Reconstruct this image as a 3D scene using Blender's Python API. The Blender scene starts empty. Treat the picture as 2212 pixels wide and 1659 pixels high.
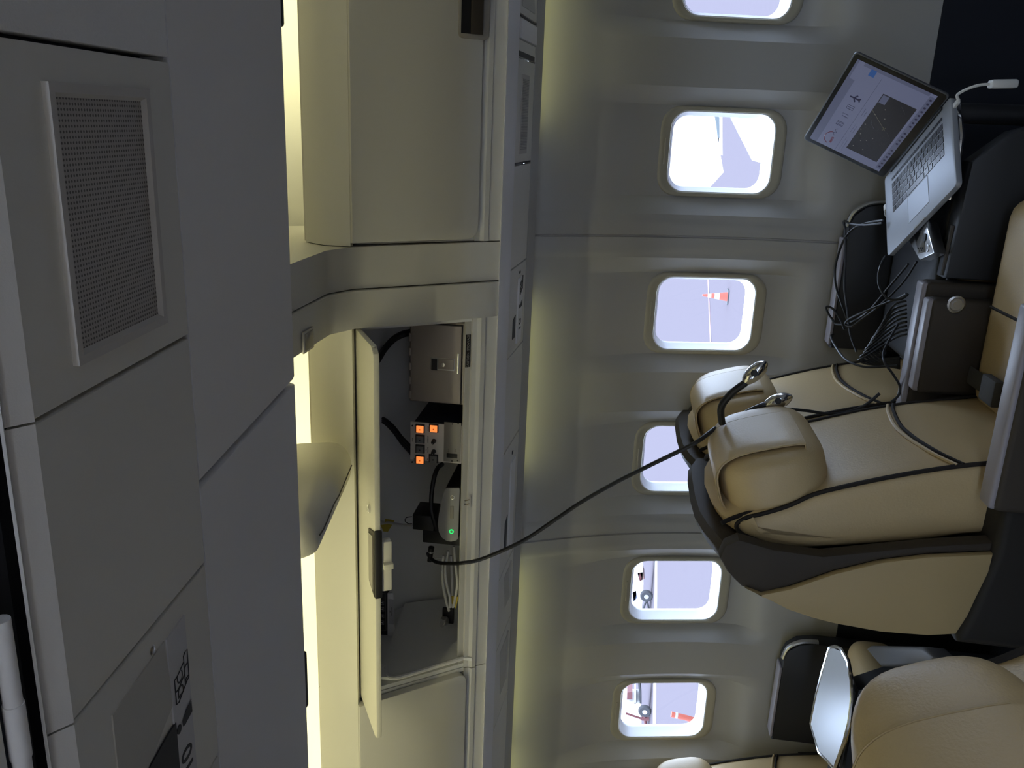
import bpy, bmesh, math, random
from mathutils import Vector, Matrix
random.seed(7)
SC = bpy.context.scene
COL = SC.collection

# ------------------------------------------------------------------ camera, world, lights, exposure
M = ((0.95596668, 0.28372029, 0.07503668),      # camera right, up, forward in the cabin's axes
     (-0.03834774, -0.13272908, 0.99041024),    # X = forward along the cabin, Y = towards the far wall, Z = up
     (-0.29095903, 0.94967668, 0.11600455))
CAM = Vector((0.0, 0.0, 1.35))
FPX = 1867.0
R_, U_, F_ = (Vector(r) for r in M)
cd = bpy.data.cameras.new('camera')
cd.sensor_fit = 'HORIZONTAL'; cd.sensor_width = 36.0; cd.lens = 36.0 * FPX / 2212.0
cd.clip_start = 0.02; cd.clip_end = 400
cam = bpy.data.objects.new('camera', cd); COL.objects.link(cam)
cam.matrix_world = Matrix(((-U_.x, R_.x, -F_.x, CAM.x), (-U_.y, R_.y, -F_.y, CAM.y), (-U_.z, R_.z, -F_.z, CAM.z), (0, 0, 0, 1)))
SC.camera = cam

W = bpy.data.worlds.new('sky'); SC.world = W; W.use_nodes = True
bg = W.node_tree.nodes['Background']; bg.inputs[0].default_value = (0.62, 0.76, 1.0, 1); bg.inputs[1].default_value = 9.6
SC.view_settings.view_transform = 'Standard'; SC.view_settings.look = 'None'
SC.view_settings.exposure = 0.0; SC.view_settings.gamma = 1.0; SC.view_settings.use_curve_mapping = False
SC.cycles.max_bounces = 10; SC.cycles.diffuse_bounces = 6; SC.cycles.transparent_max_bounces = 12
SC.cycles.caustics_reflective = False; SC.cycles.caustics_refractive = False
SC.cycles.use_denoising = True

def area(name, loc, aim, sx, sy, power, color, portal=False, across=(1, 0, 0)):
    l = bpy.data.lights.new(name, 'AREA'); l.shape = 'RECTANGLE'; l.size = sx; l.size_y = sy
    l.energy = power; l.color = color
    if portal: l.cycles.is_portal = True
    o = bpy.data.objects.new(name, l); COL.objects.link(o)
    z = -Vector(aim).normalized(); x = Vector(across).normalized(); y = z.cross(x).normalized(); x = y.cross(z)
    o.matrix_world = Matrix(((x.x, y.x, z.x, loc[0]), (x.y, y.y, z.y, loc[1]), (x.z, y.z, z.z, loc[2]), (0, 0, 0, 1)))
    return o
WARM = (1.0, 0.95, 0.56)
# fluorescent coves over the far bins, shining up on the cove panel
area('cove_light', (0.62, 2.02, 2.105), (0, .75, .6), 1.25, .05, 2.9, WARM)
area('cove_light', (-1.00, 2.02, 2.105), (0, .75, .6), 0.95, .05, 1.9, WARM)
area('cove_light', (-2.10, 2.02, 2.105), (0, .75, .6), 1.10, .05, 2.2, WARM)
# fluorescent coves over the near bins, across the aisle
area('cove_light', (-1.15, 0.80, 2.12), (0, .97, -.03), 1.25, .05, 4.1, WARM)
area('cove_light', (-2.45, 0.80, 2.12), (0, .97, -.03), 1.20, .05, 4.1, WARM)
area('cove_light', (0.70, 0.80, 2.12), (0, .97, .20), 1.1, .05, 1.3, WARM)
# wall wash tubes behind the outboard edge of the passenger service panels
for x0, x1, e in ((.75, .0, .32), (-.52, -1.08, .22), (-1.42, -2.1, .32), (-2.15, -2.8, .32)):
    area('wall_wash_or_fill_light', ((x0 + x1) / 2, 2.530, 1.632), (0, .22, -1.), abs(x0 - x1), .02, e, (1, 1., .36))
# added fill strips on the near side, put in to brighten the panels overhead
for x0, x1 in ((1.2, .3), (.25, -.6), (-.65, -1.5)):
    area('wall_wash_or_fill_light', ((x0 + x1) / 2, -.16, 1.660), (0, -.35, -.9), abs(x0 - x1), .02, 2.0, (1, .97, .86))

# ------------------------------------------------------------------ pixel helpers (points on real planes)
def ray(x, y): return R_ * ((829.5 - y) / FPX) + U_ * ((1106 - x) / FPX) + F_
def onp(x, y, p, n):
    d = ray(x, y); p = Vector(p); n = Vector(n); return CAM + d * ((p - CAM).dot(n) / d.dot(n))
def atY(x, y, Y): return onp(x, y, (0, Y, 0), (0, 1, 0))
def atZ(x, y, Z): return onp(x, y, (0, 0, Z), (0, 0, 1))
def atX(x, y, X): return onp(x, y, (X, 0, 0), (1, 0, 0))

# ------------------------------------------------------------------ materials
def mat(name, col, rough=.5, metal=0., bump=0., bscale=300., emit=None, estr=1., spec=.5, coat=0., vary=0.):
    m = bpy.data.materials.new(name); m.use_nodes = True; nt = m.node_tree; b = nt.nodes['Principled BSDF']
    b.inputs['Base Color'].default_value = (*col, 1); b.inputs['Roughness'].default_value = rough
    b.inputs['Metallic'].default_value = metal; b.inputs['Specular IOR Level'].default_value = spec
    if coat: b.inputs['Coat Weight'].default_value = coat; b.inputs['Coat Roughness'].default_value = .15
    if emit: b.inputs['Emission Color'].default_value = (*emit, 1); b.inputs['Emission Strength'].default_value = estr
    if bump or vary:
        tc = nt.nodes.new('ShaderNodeTexCoord'); n = nt.nodes.new('ShaderNodeTexNoise')
        n.inputs['Scale'].default_value = bscale; n.inputs['Detail'].default_value = 3
        nt.links.new(tc.outputs['Object'], n.inputs['Vector'])
        if bump:
            bp = nt.nodes.new('ShaderNodeBump'); bp.inputs['Strength'].default_value = bump; bp.inputs['Distance'].default_value = .002
            nt.links.new(n.outputs['Fac'], bp.inputs['Height']); nt.links.new(bp.outputs['Normal'], b.inputs['Normal'])
        if vary:
            n2 = nt.nodes.new('ShaderNodeTexNoise'); n2.inputs['Scale'].default_value = 6
            nt.links.new(tc.outputs['Object'], n2.inputs['Vector'])
            mx = nt.nodes.new('ShaderNodeMix'); mx.data_type = 'RGBA'
            mx.inputs['A'].default_value = (*[c * (1 - vary) for c in col], 1); mx.inputs['B'].default_value = (*[min(1, c * (1 + vary)) for c in col], 1)
            nt.links.new(n2.outputs['Fac'], mx.inputs['Factor']); nt.links.new(mx.outputs['Result'], b.inputs['Base Color'])
    return m
def glass_mat():
    m = bpy.data.materials.new('window_glass'); m.use_nodes = True; nt = m.node_tree
    for n in list(nt.nodes): nt.nodes.remove(n)
    o = nt.nodes.new('ShaderNodeOutputMaterial'); mx = nt.nodes.new('ShaderNodeMixShader')
    t = nt.nodes.new('ShaderNodeBsdfTransparent'); g = nt.nodes.new('ShaderNodeBsdfGlossy'); f = nt.nodes.new('ShaderNodeFresnel')
    t.inputs[0].default_value = (.97, .98, 1, 1); g.inputs['Roughness'].default_value = .02; f.inputs[0].default_value = 1.25
    nt.links.new(f.outputs[0], mx.inputs[0]); nt.links.new(t.outputs[0], mx.inputs[1]); nt.links.new(g.outputs[0], mx.inputs[2])
    nt.links.new(mx.outputs[0], o.inputs[0]); return m
def dots_mat(name, col, dark, scale):
    """perforated grille: dark round holes in a regular grid (object space x / y)"""
    m = mat(name, col, .6); nt = m.node_tree; b = nt.nodes['Principled BSDF']
    tc = nt.nodes.new('ShaderNodeTexCoord'); mp = nt.nodes.new('ShaderNodeMapping'); mp.inputs['Scale'].default_value = (scale, scale, 0)
    fr = nt.nodes.new('ShaderNodeVectorMath'); fr.operation = 'FRACTION'
    sb = nt.nodes.new('ShaderNodeVectorMath'); sb.operation = 'SUBTRACT'; sb.inputs[1].default_value = (.5, .5, 0)
    ln = nt.nodes.new('ShaderNodeVectorMath'); ln.operation = 'LENGTH'
    lt = nt.nodes.new('ShaderNodeMath'); lt.operation = 'LESS_THAN'; lt.inputs[1].default_value = .27
    mx = nt.nodes.new('ShaderNodeMix'); mx.data_type = 'RGBA'; mx.inputs['A'].default_value = (*col, 1); mx.inputs['B'].default_value = (*dark, 1)
    L = nt.links.new
    L(tc.outputs['Object'], mp.inputs[0]); L(mp.outputs[0], fr.inputs[0]); L(fr.outputs[0], sb.inputs[0]); L(sb.outputs[0], ln.inputs[0])
    L(ln.outputs['Value'], lt.inputs[0]); L(lt.outputs[0], mx.inputs['Factor']); L(mx.outputs['Result'], b.inputs['Base Color'])
    return m
MT = dict(
    wall=mat('sidewall_plastic', (.44, .43, .415), .38, bump=.06, bscale=700),
    plastic=mat('cabin_plastic', (.66, .645, .60), .5, bump=.08, bscale=900),
    lip=mat('bin_plastic', (.88, .87, .87), .5, bump=.08, bscale=900),
    psu=mat('service_panel_plastic', (.76, .74, .68), .5, bump=.06, bscale=900),
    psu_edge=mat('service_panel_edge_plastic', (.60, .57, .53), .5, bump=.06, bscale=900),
    tex=mat('pebbled_grey_film', (.86, .86, .85), .35, bump=.45, bscale=420, spec=.8),
    grille=dots_mat('perforated_grille', (.47, .44, .41), (.13, .12, .11), 300),
    louvre=mat('louvre_grey', (.36, .35, .33), .6),
    cream=mat('cream_plastic', (.72, .70, .62), .5, bump=.05, bscale=900),
    ceiling=mat('ceiling_white', (.80, .79, .74), .6),
    ring=mat('window_trim_beige', (.43, .395, .305), .45),
    reveal=mat('window_reveal_white', (.82, .83, .84), .28),
    glass=glass_mat(),
    leather=mat('beige_leather', (.55, .415, .22), .42, bump=.25, bscale=260, vary=.05),
    leather2=mat('beige_leather_panel', (.47, .355, .175), .5, bump=.1, bscale=400),
    piping=mat('dark_piping', (.025, .021, .018), .7, spec=.2),
    shell=mat('dark_brown_shell', (.052, .042, .032), .6, bump=.1, bscale=500, spec=.3),
    armtop=mat('grey_armrest_pad', (.30, .28, .31), .4, bump=.1, bscale=400),
    black=mat('black_plastic', (.014, .014, .016), .5),
    rubber=mat('black_rubber', (.012, .012, .013), .45),
    carpet=mat('navy_carpet', (.008, .010, .018), .95, bump=.4, bscale=500),
    dado=mat('navy_dado', (.010, .013, .024), .8),
    chrome=mat('chrome', (.80, .80, .80), .12, 1.),
    satin=mat('satin_metal', (.62, .62, .62), .32, 1.),
    alu=mat('aluminium', (.43, .455, .50), .5, .35),
    steel=mat('brown_painted_steel', (.38, .335, .30), .42, .35),
    navy=mat('navy_paint', (.012, .018, .035), .5),
    panel=mat('silver_panel', (.82, .78, .73), .42, .15),
    panel2=mat('grey_plate', (.34, .32, .29), .5, .1),
    binside=mat('bin_interior_grey', (.85, .85, .83), .6),
    orange=mat('lit_orange', (.9, .35, .1), .5, emit=(1., .27, .06), estr=1.0),
    orange_dot=mat('orange_mark', (.5, .1, .02), .5, emit=(.6, .1, .01), estr=.6),
    green=mat('lit_green', (.1, .9, .3), .5, emit=(.0, .85, .17), estr=1.1),
    keygrey=mat('grey_key', (.20, .20, .20), .5),
    white=mat('white_plastic', (.75, .75, .74), .45),
    label=mat('white_label', (.62, .61, .62), .5),
    ink=mat('black_ink', (.015, .015, .018), .6),
    yellow=mat('yellow_tag', (.55, .42, .04), .6),
    strap=mat('grey_webbing', (.06, .058, .055), .8, bump=.3, bscale=500),
    pad=mat('pale_leather', (.14, .13, .12), .5),
    lens=mat('grey_lens', (.30, .28, .24), .35),
    key=mat('laptop_key', (.02, .02, .025), .30, spec=.7),
    tabletop=mat('brushed_table_top', (.58, .60, .62), .38, .5),
    face=mat('unit_face_grey', (.40, .40, .39), .5),
    recess=mat('recess_shade_and_sill', (.55, .535, .49), .55),  # darker panel plastic: recess shade put into the colour; also the sill's tone
    lidedge=mat('dark_lid_aluminium', (.16, .165, .18), .4, .5),
    basemat=mat('dark_base_plastic', (.022, .019, .016), .6, spec=.25),
    coolgrey=mat('cool_grey', (.085, .10, .105), .7),
    bezel=mat('screen_bezel', (.008, .008, .010), .18),
    ground=mat('tarmac', (.104, .089, .096), 1., vary=.04, spec=0.),
    paintred=mat('red_line_paint', (.17, .075, .09), .8),
    dullwhite=mat('dull_white', (.30, .28, .27), .8),
    conered=mat('cone_orange', (.28, .055, .03), .6),
    white_slab=mat('matte_white', (.6, .58, .56), .5),
    tyre=mat('tyre_grey', (.03, .03, .033), .8),
    carred=mat('cart_red', (.10, .025, .025), .6),
    bluep=mat('blue_tarp', (.06, .08, .15), .7),
)

# ------------------------------------------------------------------ mesh helpers
def tag(o, label=None, cat=None, group=None, kind=None):
    if label: o['label'] = label
    if cat: o['category'] = cat
    if group: o['group'] = group
    if kind: o['kind'] = kind
    return o
def thing(name, label, cat, loc=(0, 0, 0), group=None, kind=None):
    o = bpy.data.objects.new(name, None); COL.objects.link(o); o.location = loc; o.empty_display_size = .05
    return tag(o, label, cat, group, kind)
def org(p):
    v = Vector((0, 0, 0))
    while p is not None: v = v + p.location; p = p.parent
    return v
def obj(name, bm, m, parent=None, local=False, smooth=35):
    """links the bmesh as one mesh object; world coordinates unless local"""
    if parent is not None and not local: bmesh.ops.translate(bm, verts=bm.verts, vec=-org(parent))
    bmesh.ops.recalc_face_normals(bm, faces=bm.faces)
    me = bpy.data.meshes.new(name); bm.to_mesh(me); bm.free()
    me.materials.append(MT[m] if isinstance(m, str) else m)
    if smooth:
        for p in me.polygons: p.use_smooth = True
        me.set_sharp_from_angle(angle=math.radians(smooth))
    o = bpy.data.objects.new(name, me); COL.objects.link(o)
    if parent is not None: o.parent = parent
    return o
def BM(): return bmesh.new()
def ax3(d, nrm=None):
    z = Vector(d).normalized(); r = Vector(nrm) if nrm else (Vector((0, 0, 1)) if abs(z.z) < .9 else Vector((1, 0, 0)))
    x = r.cross(z).normalized(); return x, z.cross(x), z
def box(bm, c, s, bev=0., seg=2, axes=None):
    """box with centre c, size s, optional axes (three vectors) and bevel"""
    a = axes or (Vector((1, 0, 0)), Vector((0, 1, 0)), Vector((0, 0, 1))); c = Vector(c)
    t = bmesh.new(); bmesh.ops.create_cube(t, size=1.)
    for v in t.verts: v.co = Vector((v.co.x * s[0], v.co.y * s[1], v.co.z * s[2]))
    if bev: bmesh.ops.bevel(t, geom=t.edges[:], offset=bev, segments=seg, profile=.5, affect='EDGES')
    for v in t.verts: v.co = c + a[0] * v.co.x + a[1] * v.co.y + a[2] * v.co.z
    merge(bm, t)
def merge(bm, t):
    me = bpy.data.meshes.new('t'); t.to_mesh(me); t.free(); bm.from_mesh(me); bpy.data.meshes.remove(me)
def prism(bm, pts, x0, x1, f, bev=0., seg=2):
    """polygon pts (u,v) swept from x0 to x1; f(x,u,v) gives the point"""
    t = bmesh.new()
    a = [t.verts.new(f(x0, u, v)) for u, v in pts]; b = [t.verts.new(f(x1, u, v)) for u, v in pts]
    n = len(pts)
    for i in range(n): t.faces.new((a[i], a[(i + 1) % n], b[(i + 1) % n], b[i]))
    t.faces.new(a[::-1]); t.faces.new(b)
    bmesh.ops.recalc_face_normals(t, faces=t.faces)
    if bev:
        ed = [e for e in t.edges if (e.verts[0] in a) == (e.verts[1] in a)]
        bmesh.ops.bevel(t, geom=ed, offset=bev, segments=seg, profile=.5, affect='EDGES')
    bmesh.ops.triangulate(t, faces=[fc for fc in t.faces if len(fc.verts) > 4])
    merge(bm, t)
fX = lambda x, u, v: Vector((x, u, v))            # profile in Y-Z swept along X
fY = lambda y, u, v: Vector((u, y, v))            # profile in X-Z swept along Y
fZ = lambda z, u, v: Vector((u, v, z))            # outline in X-Y swept along Z
def smooth_pts(pts, n=8, closed=False):
    P = [Vector(p) for p in pts]; out = []; N = len(P)
    for i in range(N if closed else N - 1):
        p1, p2 = P[i], P[(i + 1) % N]
        p0 = P[i - 1] if (closed or i > 0) else p1; p3 = P[(i + 2) % N] if (closed or i + 2 < N) else p2
        for k in range(n):
            t = k / n
            out.append(.5 * ((2 * p1) + (p2 - p0) * t + (2 * p0 - 5 * p1 + 4 * p2 - p3) * t * t + (3 * p1 - p0 - 3 * p2 + p3) * t ** 3))
    if not closed: out.append(P[-1])
    return out
def tube(bm, pts, r, n=8, closed=False, caps=True, r2=None, flat=1.):
    P = [Vector(p) for p in pts]; N = len(P); rings = []
    T = [((P[(i + 1) % N] - P[i - 1]) if closed else (P[min(i + 1, N - 1)] - P[max(i - 1, 0)])).normalized() for i in range(N)]
    x, y, _ = ax3(T[0])
    for i in range(N):
        x = (x - T[i] * x.dot(T[i])).normalized(); y = T[i].cross(x)
        rr = r if r2 is None else r + (r2 - r) * i / (N - 1)
        rings.append([bm.verts.new(P[i] + (x * math.cos(a) + y * flat * math.sin(a)) * rr) for a in (2 * math.pi * k / n for k in range(n))])
    for i in range(N if closed else N - 1):
        a, b = rings[i], rings[(i + 1) % N]
        for k in range(n): bm.faces.new((a[k], a[(k + 1) % n], b[(k + 1) % n], b[k]))
    if caps and not closed: bm.faces.new(rings[0][::-1]); bm.faces.new(rings[-1])
def lathe(bm, c, axis, prof, n=24, nrm=None):
    """prof: (radius, height along the axis)"""
    x, y, z = ax3(axis, nrm); c = Vector(c); rings = []
    for r, h in prof:
        rings.append([bm.verts.new(c + z * h + (x * math.cos(2 * math.pi * k / n) + y * math.sin(2 * math.pi * k / n)) * max(r, 1e-5)) for k in range(n)])
    for a, b in zip(rings, rings[1:]):
        for k in range(n): bm.faces.new((a[k], a[(k + 1) % n], b[(k + 1) % n], b[k]))
    bm.faces.new(rings[0][::-1]); bm.faces.new(rings[-1])
def rrect(a, b, r, n=6):
    out = []
    for cx, cy, s in ((a - r, b - r, 0), (-a + r, b - r, 1), (-a + r, -b + r, 2), (a - r, -b + r, 3)):
        for k in range(n + 1):
            t = math.pi / 2 * (s + k / n); out.append((cx + r * math.cos(t), cy + r * math.sin(t)))
    return out
def loft(bm, loops, closed=False):
    R = [[bm.verts.new(p) for p in l] for l in loops]; n = len(R[0])
    for a, b in (list(zip(R, R[1:])) + ([(R[-1], R[0])] if closed else [])):
        for k in range(n): bm.faces.new((a[k], a[(k + 1) % n], b[(k + 1) % n], b[k]))
    return R
def superq(bm, c, s, e=.5, nu=28, nv=18, axes=None, e2=None):
    """superellipsoid: soft rounded cushion"""
    a = axes or (Vector((1, 0, 0)), Vector((0, 1, 0)), Vector((0, 0, 1))); c = Vector(c)
    pw = lambda v, q: math.copysign(abs(v) ** q, v); rings = []
    for j in range(1, nv):
        ph = -math.pi / 2 + math.pi * j / nv
        rings.append([bm.verts.new(c + a[0] * s[0] * pw(math.cos(ph), e) * pw(math.cos(t), e2 or e) + a[1] * s[1] * pw(math.cos(ph), e) * pw(math.sin(t), e2 or e) + a[2] * s[2] * pw(math.sin(ph), e)) for t in (2 * math.pi * k / nu for k in range(nu))])
    for p, q in zip(rings, rings[1:]):
        for k in range(nu): bm.faces.new((p[k], p[(k + 1) % nu], q[(k + 1) % nu], q[k]))
    bm.faces.new(rings[0][::-1]); bm.faces.new(rings[-1])
def quad(bm, p): bm.faces.new([bm.verts.new(Vector(q)) for q in p])
def text(name, s, size, o, ex, ey, m, parent, bold=0.):
    """flat lettering: origin o (centre), reading direction ex, up ey"""
    cu = bpy.data.curves.new(name, 'FONT'); cu.body = s; cu.size = size; cu.align_x = 'CENTER'; cu.align_y = 'CENTER'; cu.extrude = .0002; cu.offset = bold
    t = bpy.data.objects.new('t', cu); COL.objects.link(t)
    me = bpy.data.meshes.new_from_object(t.evaluated_get(bpy.context.evaluated_depsgraph_get())); bpy.data.objects.remove(t); bpy.data.curves.remove(cu)
    ex = Vector(ex).normalized(); ey = Vector(ey).normalized(); ez = ex.cross(ey); o = Vector(o) - (org(parent) if parent else Vector())
    for v in me.vertices: v.co = o + ex * v.co.x + ey * v.co.y + ez * v.co.z
    me.materials.append(MT[m]); ob = bpy.data.objects.new(name, me); COL.objects.link(ob); ob.parent = parent; return ob
def copy_tree(o, parent=None):
    c = o.copy(); COL.objects.link(c)
    if parent is not None: c.parent = parent
    for ch in [q for q in bpy.data.objects if q.parent == o]: copy_tree(ch, c)
    return c

# ------------------------------------------------------------------ setting: cabin shell
YC = 1.17                                              # centreline of the cabin
WZ = 1.065                                             # window centre height
XW = [-.0701 - .508 * k for k in range(-4, 7)]         # window centres
def wallY(z): return 2.785 - .2025 * (z - WZ) - .275 * (z - WZ) ** 2
def sst(t): t = max(0., min(1., t)); return t * t * (3 - 2 * t)
JOINTS = [-.0701 - .508 * (k + .5) for k in (-4, -2, 0, 2, 4, 6)]
def recess(x, z):
    """window bays sit a little behind the ribs; deeper round the windows"""
    d = 0.
    for xc in XW:
        a = abs(x - xc)
        if a < .30:
            b = max(0., min(1., (.187 - a) / .052))
            up = 1 - sst((z - WZ - .17) / .30); dn = 1 - sst((WZ - .20 - z) / .14)
            d = max(d, b * (.008 + .040 * min(up, dn)) * (1 - sst((z - WZ - .26) / .26)) * (1 - sst((WZ - .26 - z) / .12)))
    for xj in JOINTS:
        a = abs(x - xj)
        t = sst((z - .9) / .6)
        if a < .11: d -= .007 * (1 - sst((a - .030 - .02 * t) / .02)) * (1 - .0 * t)
        if a < .0022: d += .006
    return d
def in_hole(a, b):
    a = abs(a); b = abs(b)
    if a > .1240 or b > .180: return False
    return a < .066 or b < .122 or (a - .066) ** 2 + (b - .122) ** 2 < .058 ** 2
xs = set(round(-4.0 + .009 * i, 4) for i in range(int(6.0 / .009) + 1))
for xj in JOINTS: xs |= {xj - .0045, xj - .0022, xj - .002, xj, xj + .002, xj + .0022, xj + .0045}
for xc in XW: xs |= {xc - .187, xc + .187, xc - .135, xc + .135}
xs = sorted(xs); zs = [.48 + .0115 * i for i in range(101)]
bm = BM(); grid = [[bm.verts.new((x, wallY(z) + recess(x, z), z)) for z in zs] for x in xs]
for i in range(len(xs) - 1):
    for j in range(len(zs) - 1):
        xm = (xs[i] + xs[i + 1]) / 2; zm = (zs[j] + zs[j + 1]) / 2
        if any(in_hole(xm - xc, zm - WZ) for xc in XW): continue
        bm.faces.new((grid[i][j], grid[i][j + 1], grid[i + 1][j + 1], grid[i + 1][j]))
tag(obj('wall_far', bm, 'wall', smooth=24), kind='structure')

def plate(name, m, pts, x0=-4.0, x1=2.0, **kw):
    b = BM(); prism(b, pts, x0, x1, fX); return tag(obj(name, b, m), kind='structure')
plate('trim_1', 'dado', [(2.805, .50), (2.825, .50), (2.80, .0), (2.775, .0)])               # dark dado under the sidewall
xn = sorted(set([round(-4.0 + .02 * i, 4) for i in range(301)])); bm = BM()
grid = [[bm.verts.new((x, 2 * YC - wallY(z) - .004, z)) for z in [.0, .25, .5, .7] + [.85 + .0115 * i for i in range(72)]] for x in xn]
for i in range(len(xn) - 1):
    for j in range(len(grid[0]) - 1):
        c = (grid[i][j].co + grid[i + 1][j + 1].co) / 2
        if not any(in_hole(c.x - xc, c.z - WZ) for xc in XW): bm.faces.new((grid[i][j], grid[i][j + 1], grid[i + 1][j + 1], grid[i + 1][j]))
tag(obj('wall_near', bm, 'wall'), kind='structure')
plate('floor', 'carpet', [(-.47, -.03), (2.83, -.03), (2.83, 0), (-.47, 0)])
ceil = [(2.32, 2.02), (2.30, 2.14), (2.22, 2.28), (2.06, 2.37), (1.7, 2.41), (.7, 2.41), (.25, 2.35), (.06, 2.22), (.02, 2.02)]
plate('ceiling', 'ceiling', ceil + [(y + (.02 if y > YC else -.02), z + .02) for y, z in ceil[::-1]])
plate('wall_aft', 'wall', [(-.5, -.03), (2.85, -.03), (2.85, 2.45), (-.5, 2.45)], -4.03, -4.0)
plate('wall_forward', 'wall', [(-.5, -.03), (2.85, -.03), (2.85, 2.45), (-.5, 2.45)], 2.0, 2.03)
plate('wall_crown', 'ceiling', [(2.34, 2.02), (2.60, 1.66), (2.62, 1.67), (2.36, 2.03)])      # lining behind the far bins
plate('wall_crown_near', 'ceiling', [(.0, 2.02), (-.36, 1.72), (-.38, 1.73), (-.02, 2.03)])

# windows
E2 = Vector((0, -.1985, .9801)); EN = Vector((0, -.9801, -.1985))
def wl(a, b, c): return Vector((a, 0, 0)) + E2 * b + EN * c
def loop(a, b, r, c): return [wl(u, v, c) for u, v in rrect(a, b, r)]
def make_window(n):
    o = thing('window_%d' % n, None, None, (XW[0], wallY(WZ), WZ), kind='structure')
    b = BM(); loft(b, [loop(.133, .199, .066, -.085), loop(.1350, .1995, .066, -.046), loop(.1340, .1980, .065, -.0365), loop(.1305, .1945, .063, -.0335), loop(.124, .186, .058, -.0340), loop(.1205, .1650, .052, -.0375), loop(.1190, .1625, .051, -.044)])
    obj('window_frame', b, 'ring', o, True, 50)
    b = BM(); loft(b, [loop(.1200, .1640, .051, -.0385), loop(.1185, .1615, .050, -.0385), loop(.117, .159, .049, -.045), loop(.109, .150, .046, -.078), loop(.107, .147, .044, -.081), loop(.107, .147, .044, -.094)])
    obj('window_reveal', b, 'reveal', o, True, 50)
    b = BM(); l = [wl(u, v, -.084) for u, v in rrect(.1075, .1475, .0445)]; b.faces.new([b.verts.new(p) for p in l])
    obj('window_pane', b, 'glass', o, True, 0)
    b = BM(); box(b, wl(.0, .1785, -.034), (.078, .006, .003), .001, axes=(Vector((1, 0, 0)), E2, EN)); obj('shade_grip', b, 'ring', o, True)
    return o
w0 = make_window(1)
for i, x in enumerate(XW):
    o = w0 if i == 0 else copy_tree(w0)
    o.name = 'window_%d' % (i + 1); o.location.x = x
    area('window_portal', Vector((x, wallY(WZ), WZ)) - EN * .09, EN, .215, .30, 1., (1, 1, 1), portal=True)
    o = copy_tree(w0); o.name = 'window_%d' % (i + 12); o.location = (x, 2 * YC - wallY(WZ), WZ); o.rotation_euler.z = math.pi
    area('window_portal', Vector((x, 2 * YC - wallY(WZ), WZ)) + Vector((0, EN.y, -EN.z)) * .10, Vector((0, -EN.y, EN.z)), .215, .30, 1., (1, 1, 1), portal=True)

# ------------------------------------------------------------------ far overhead bins
FB = Vector((0, 2.13, 1.668)); FT = Vector((0, 1.90, 1.967)); FD = (FT - FB).normalized(); FL = (FT - FB).length
FN = Vector((0, -FD.z, FD.y))                                             # out of the bin face, to the aisle
def fF(h, X, s): return Vector((X, 0, 0)) + FB + FD * s + FN * h           # outline (X, s) swept along the normal
def face_px(x, y):
    p = onp(x, y, FB, FN); return p.x, (p - FB).dot(FD)
SIDE = 'far overhead bins in one row'
def lipprof():                                                             # bottom rail of a bin below its door
    P = [(2.19, 1.640), (2.155, 1.642), (2.140, 1.650), (2.131, 1.662)]
    for s, h in ((.018, 0.), (.021, .005), (.033, .005), (.040, -.004), (.052, -.006), (.052, -.03)):
        q = FB + FD * s + FN * h; P.append((q.y, q.z))
    return P + [(2.19, 1.69)]
def bin_shell(x0, x1, o):
    b = BM(); prism(b, lipprof(), x0, x1, fX); obj('bottom_rail', b, 'plastic', o, smooth=25)
    b = BM(); box(b, ((x0 + x1) / 2, 2.335, 1.668), (x1 - x0, .30, .02)); obj('bin_floor', b, 'binside', o)
    b = BM(); prism(b, [(2.49, 1.68), (2.47, 1.80), (2.36, 1.96), (2.22, 2.075), (2.235, 2.09), (2.375, 1.975), (2.485, 1.81), (2.505, 1.68)], x0, x1, fX); obj('bin_back', b, 'binside', o)
    b = BM(); box(b, ((x0 + x1) / 2, 2.085, 2.082), (x1 - x0, .28, .012)); obj('bin_top', b, 'cream', o)
    for x in (x0 + .006, x1 - .006):
        b = BM(); prism(b, [(2.125, 1.69), (1.935, 1.95), (1.95, 2.06), (2.22, 2.075), (2.36, 1.96), (2.47, 1.80), (2.485, 1.68)], x - .006, x + .006, fX); obj('end_panel', b, 'binside', o)
def door_outline(x0, x1, s0, s1, r=.03, n=6):
    P = [(x0, s1), (x1, s1)]
    for k in range(n + 1): t = -math.pi / 2 * k / n; P.append((x1 - r + r * math.cos(t), s0 + r + r * math.sin(t)))
    for k in range(n + 1): t = -math.pi / 2 - math.pi / 2 * k / n; P.append((x0 + r + r * math.cos(t), s0 + r + r * math.sin(t)))
    return P
# closed bin on the right
A = thing('overhead_bin', 'closed overhead bin with dark recessed latch, right of the open bin full of equipment', 'overhead bin', (0.49, 2.3, 1.66), SIDE)
bin_shell(-.285, 1.26, A)
b = BM(); prism(b, door_outline(-.278, 1.24, .052, FL - .004), -.012, .012, fF, .003); da = obj('door', b, 'plastic', A)
hx0, hs0 = face_px(1050, 88); hx1, hs1 = face_px(985, 0); hx1 += .13
b = BM(); prism(b, [(hx0 + u, v) for u, v in [((hx1 - hx0) / 2 + p, (hs0 + hs1) / 2 + q) for p, q in rrect((hx1 - hx0) / 2, (hs1 - hs0) / 2, .012)]], .010, .016, fF, .002); lt = obj('latch', b, 'panel2', da); lt['label'] = 'dark recessed latch with grey surround'
b = BM(); prism(b, [(hx0 + .010, hs0 + .022), (hx1 - .01, hs0 + .022), (hx1 - .01, hs1 - .006), (hx0 + .010, hs1 - .006)], .0155, .0175, fF); obj('latch_recess', b, 'black', lt)
b = BM(); prism(b, [(hx0 + .010, hs0 + .020), (hx1 - .01, hs0 + .020), (hx1 - .01, hs0 + .050), (hx0 + .010, hs0 + .050)], .0165, .024, fF, .003); obj('latch_paddle', b, 'shell', lt)
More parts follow.
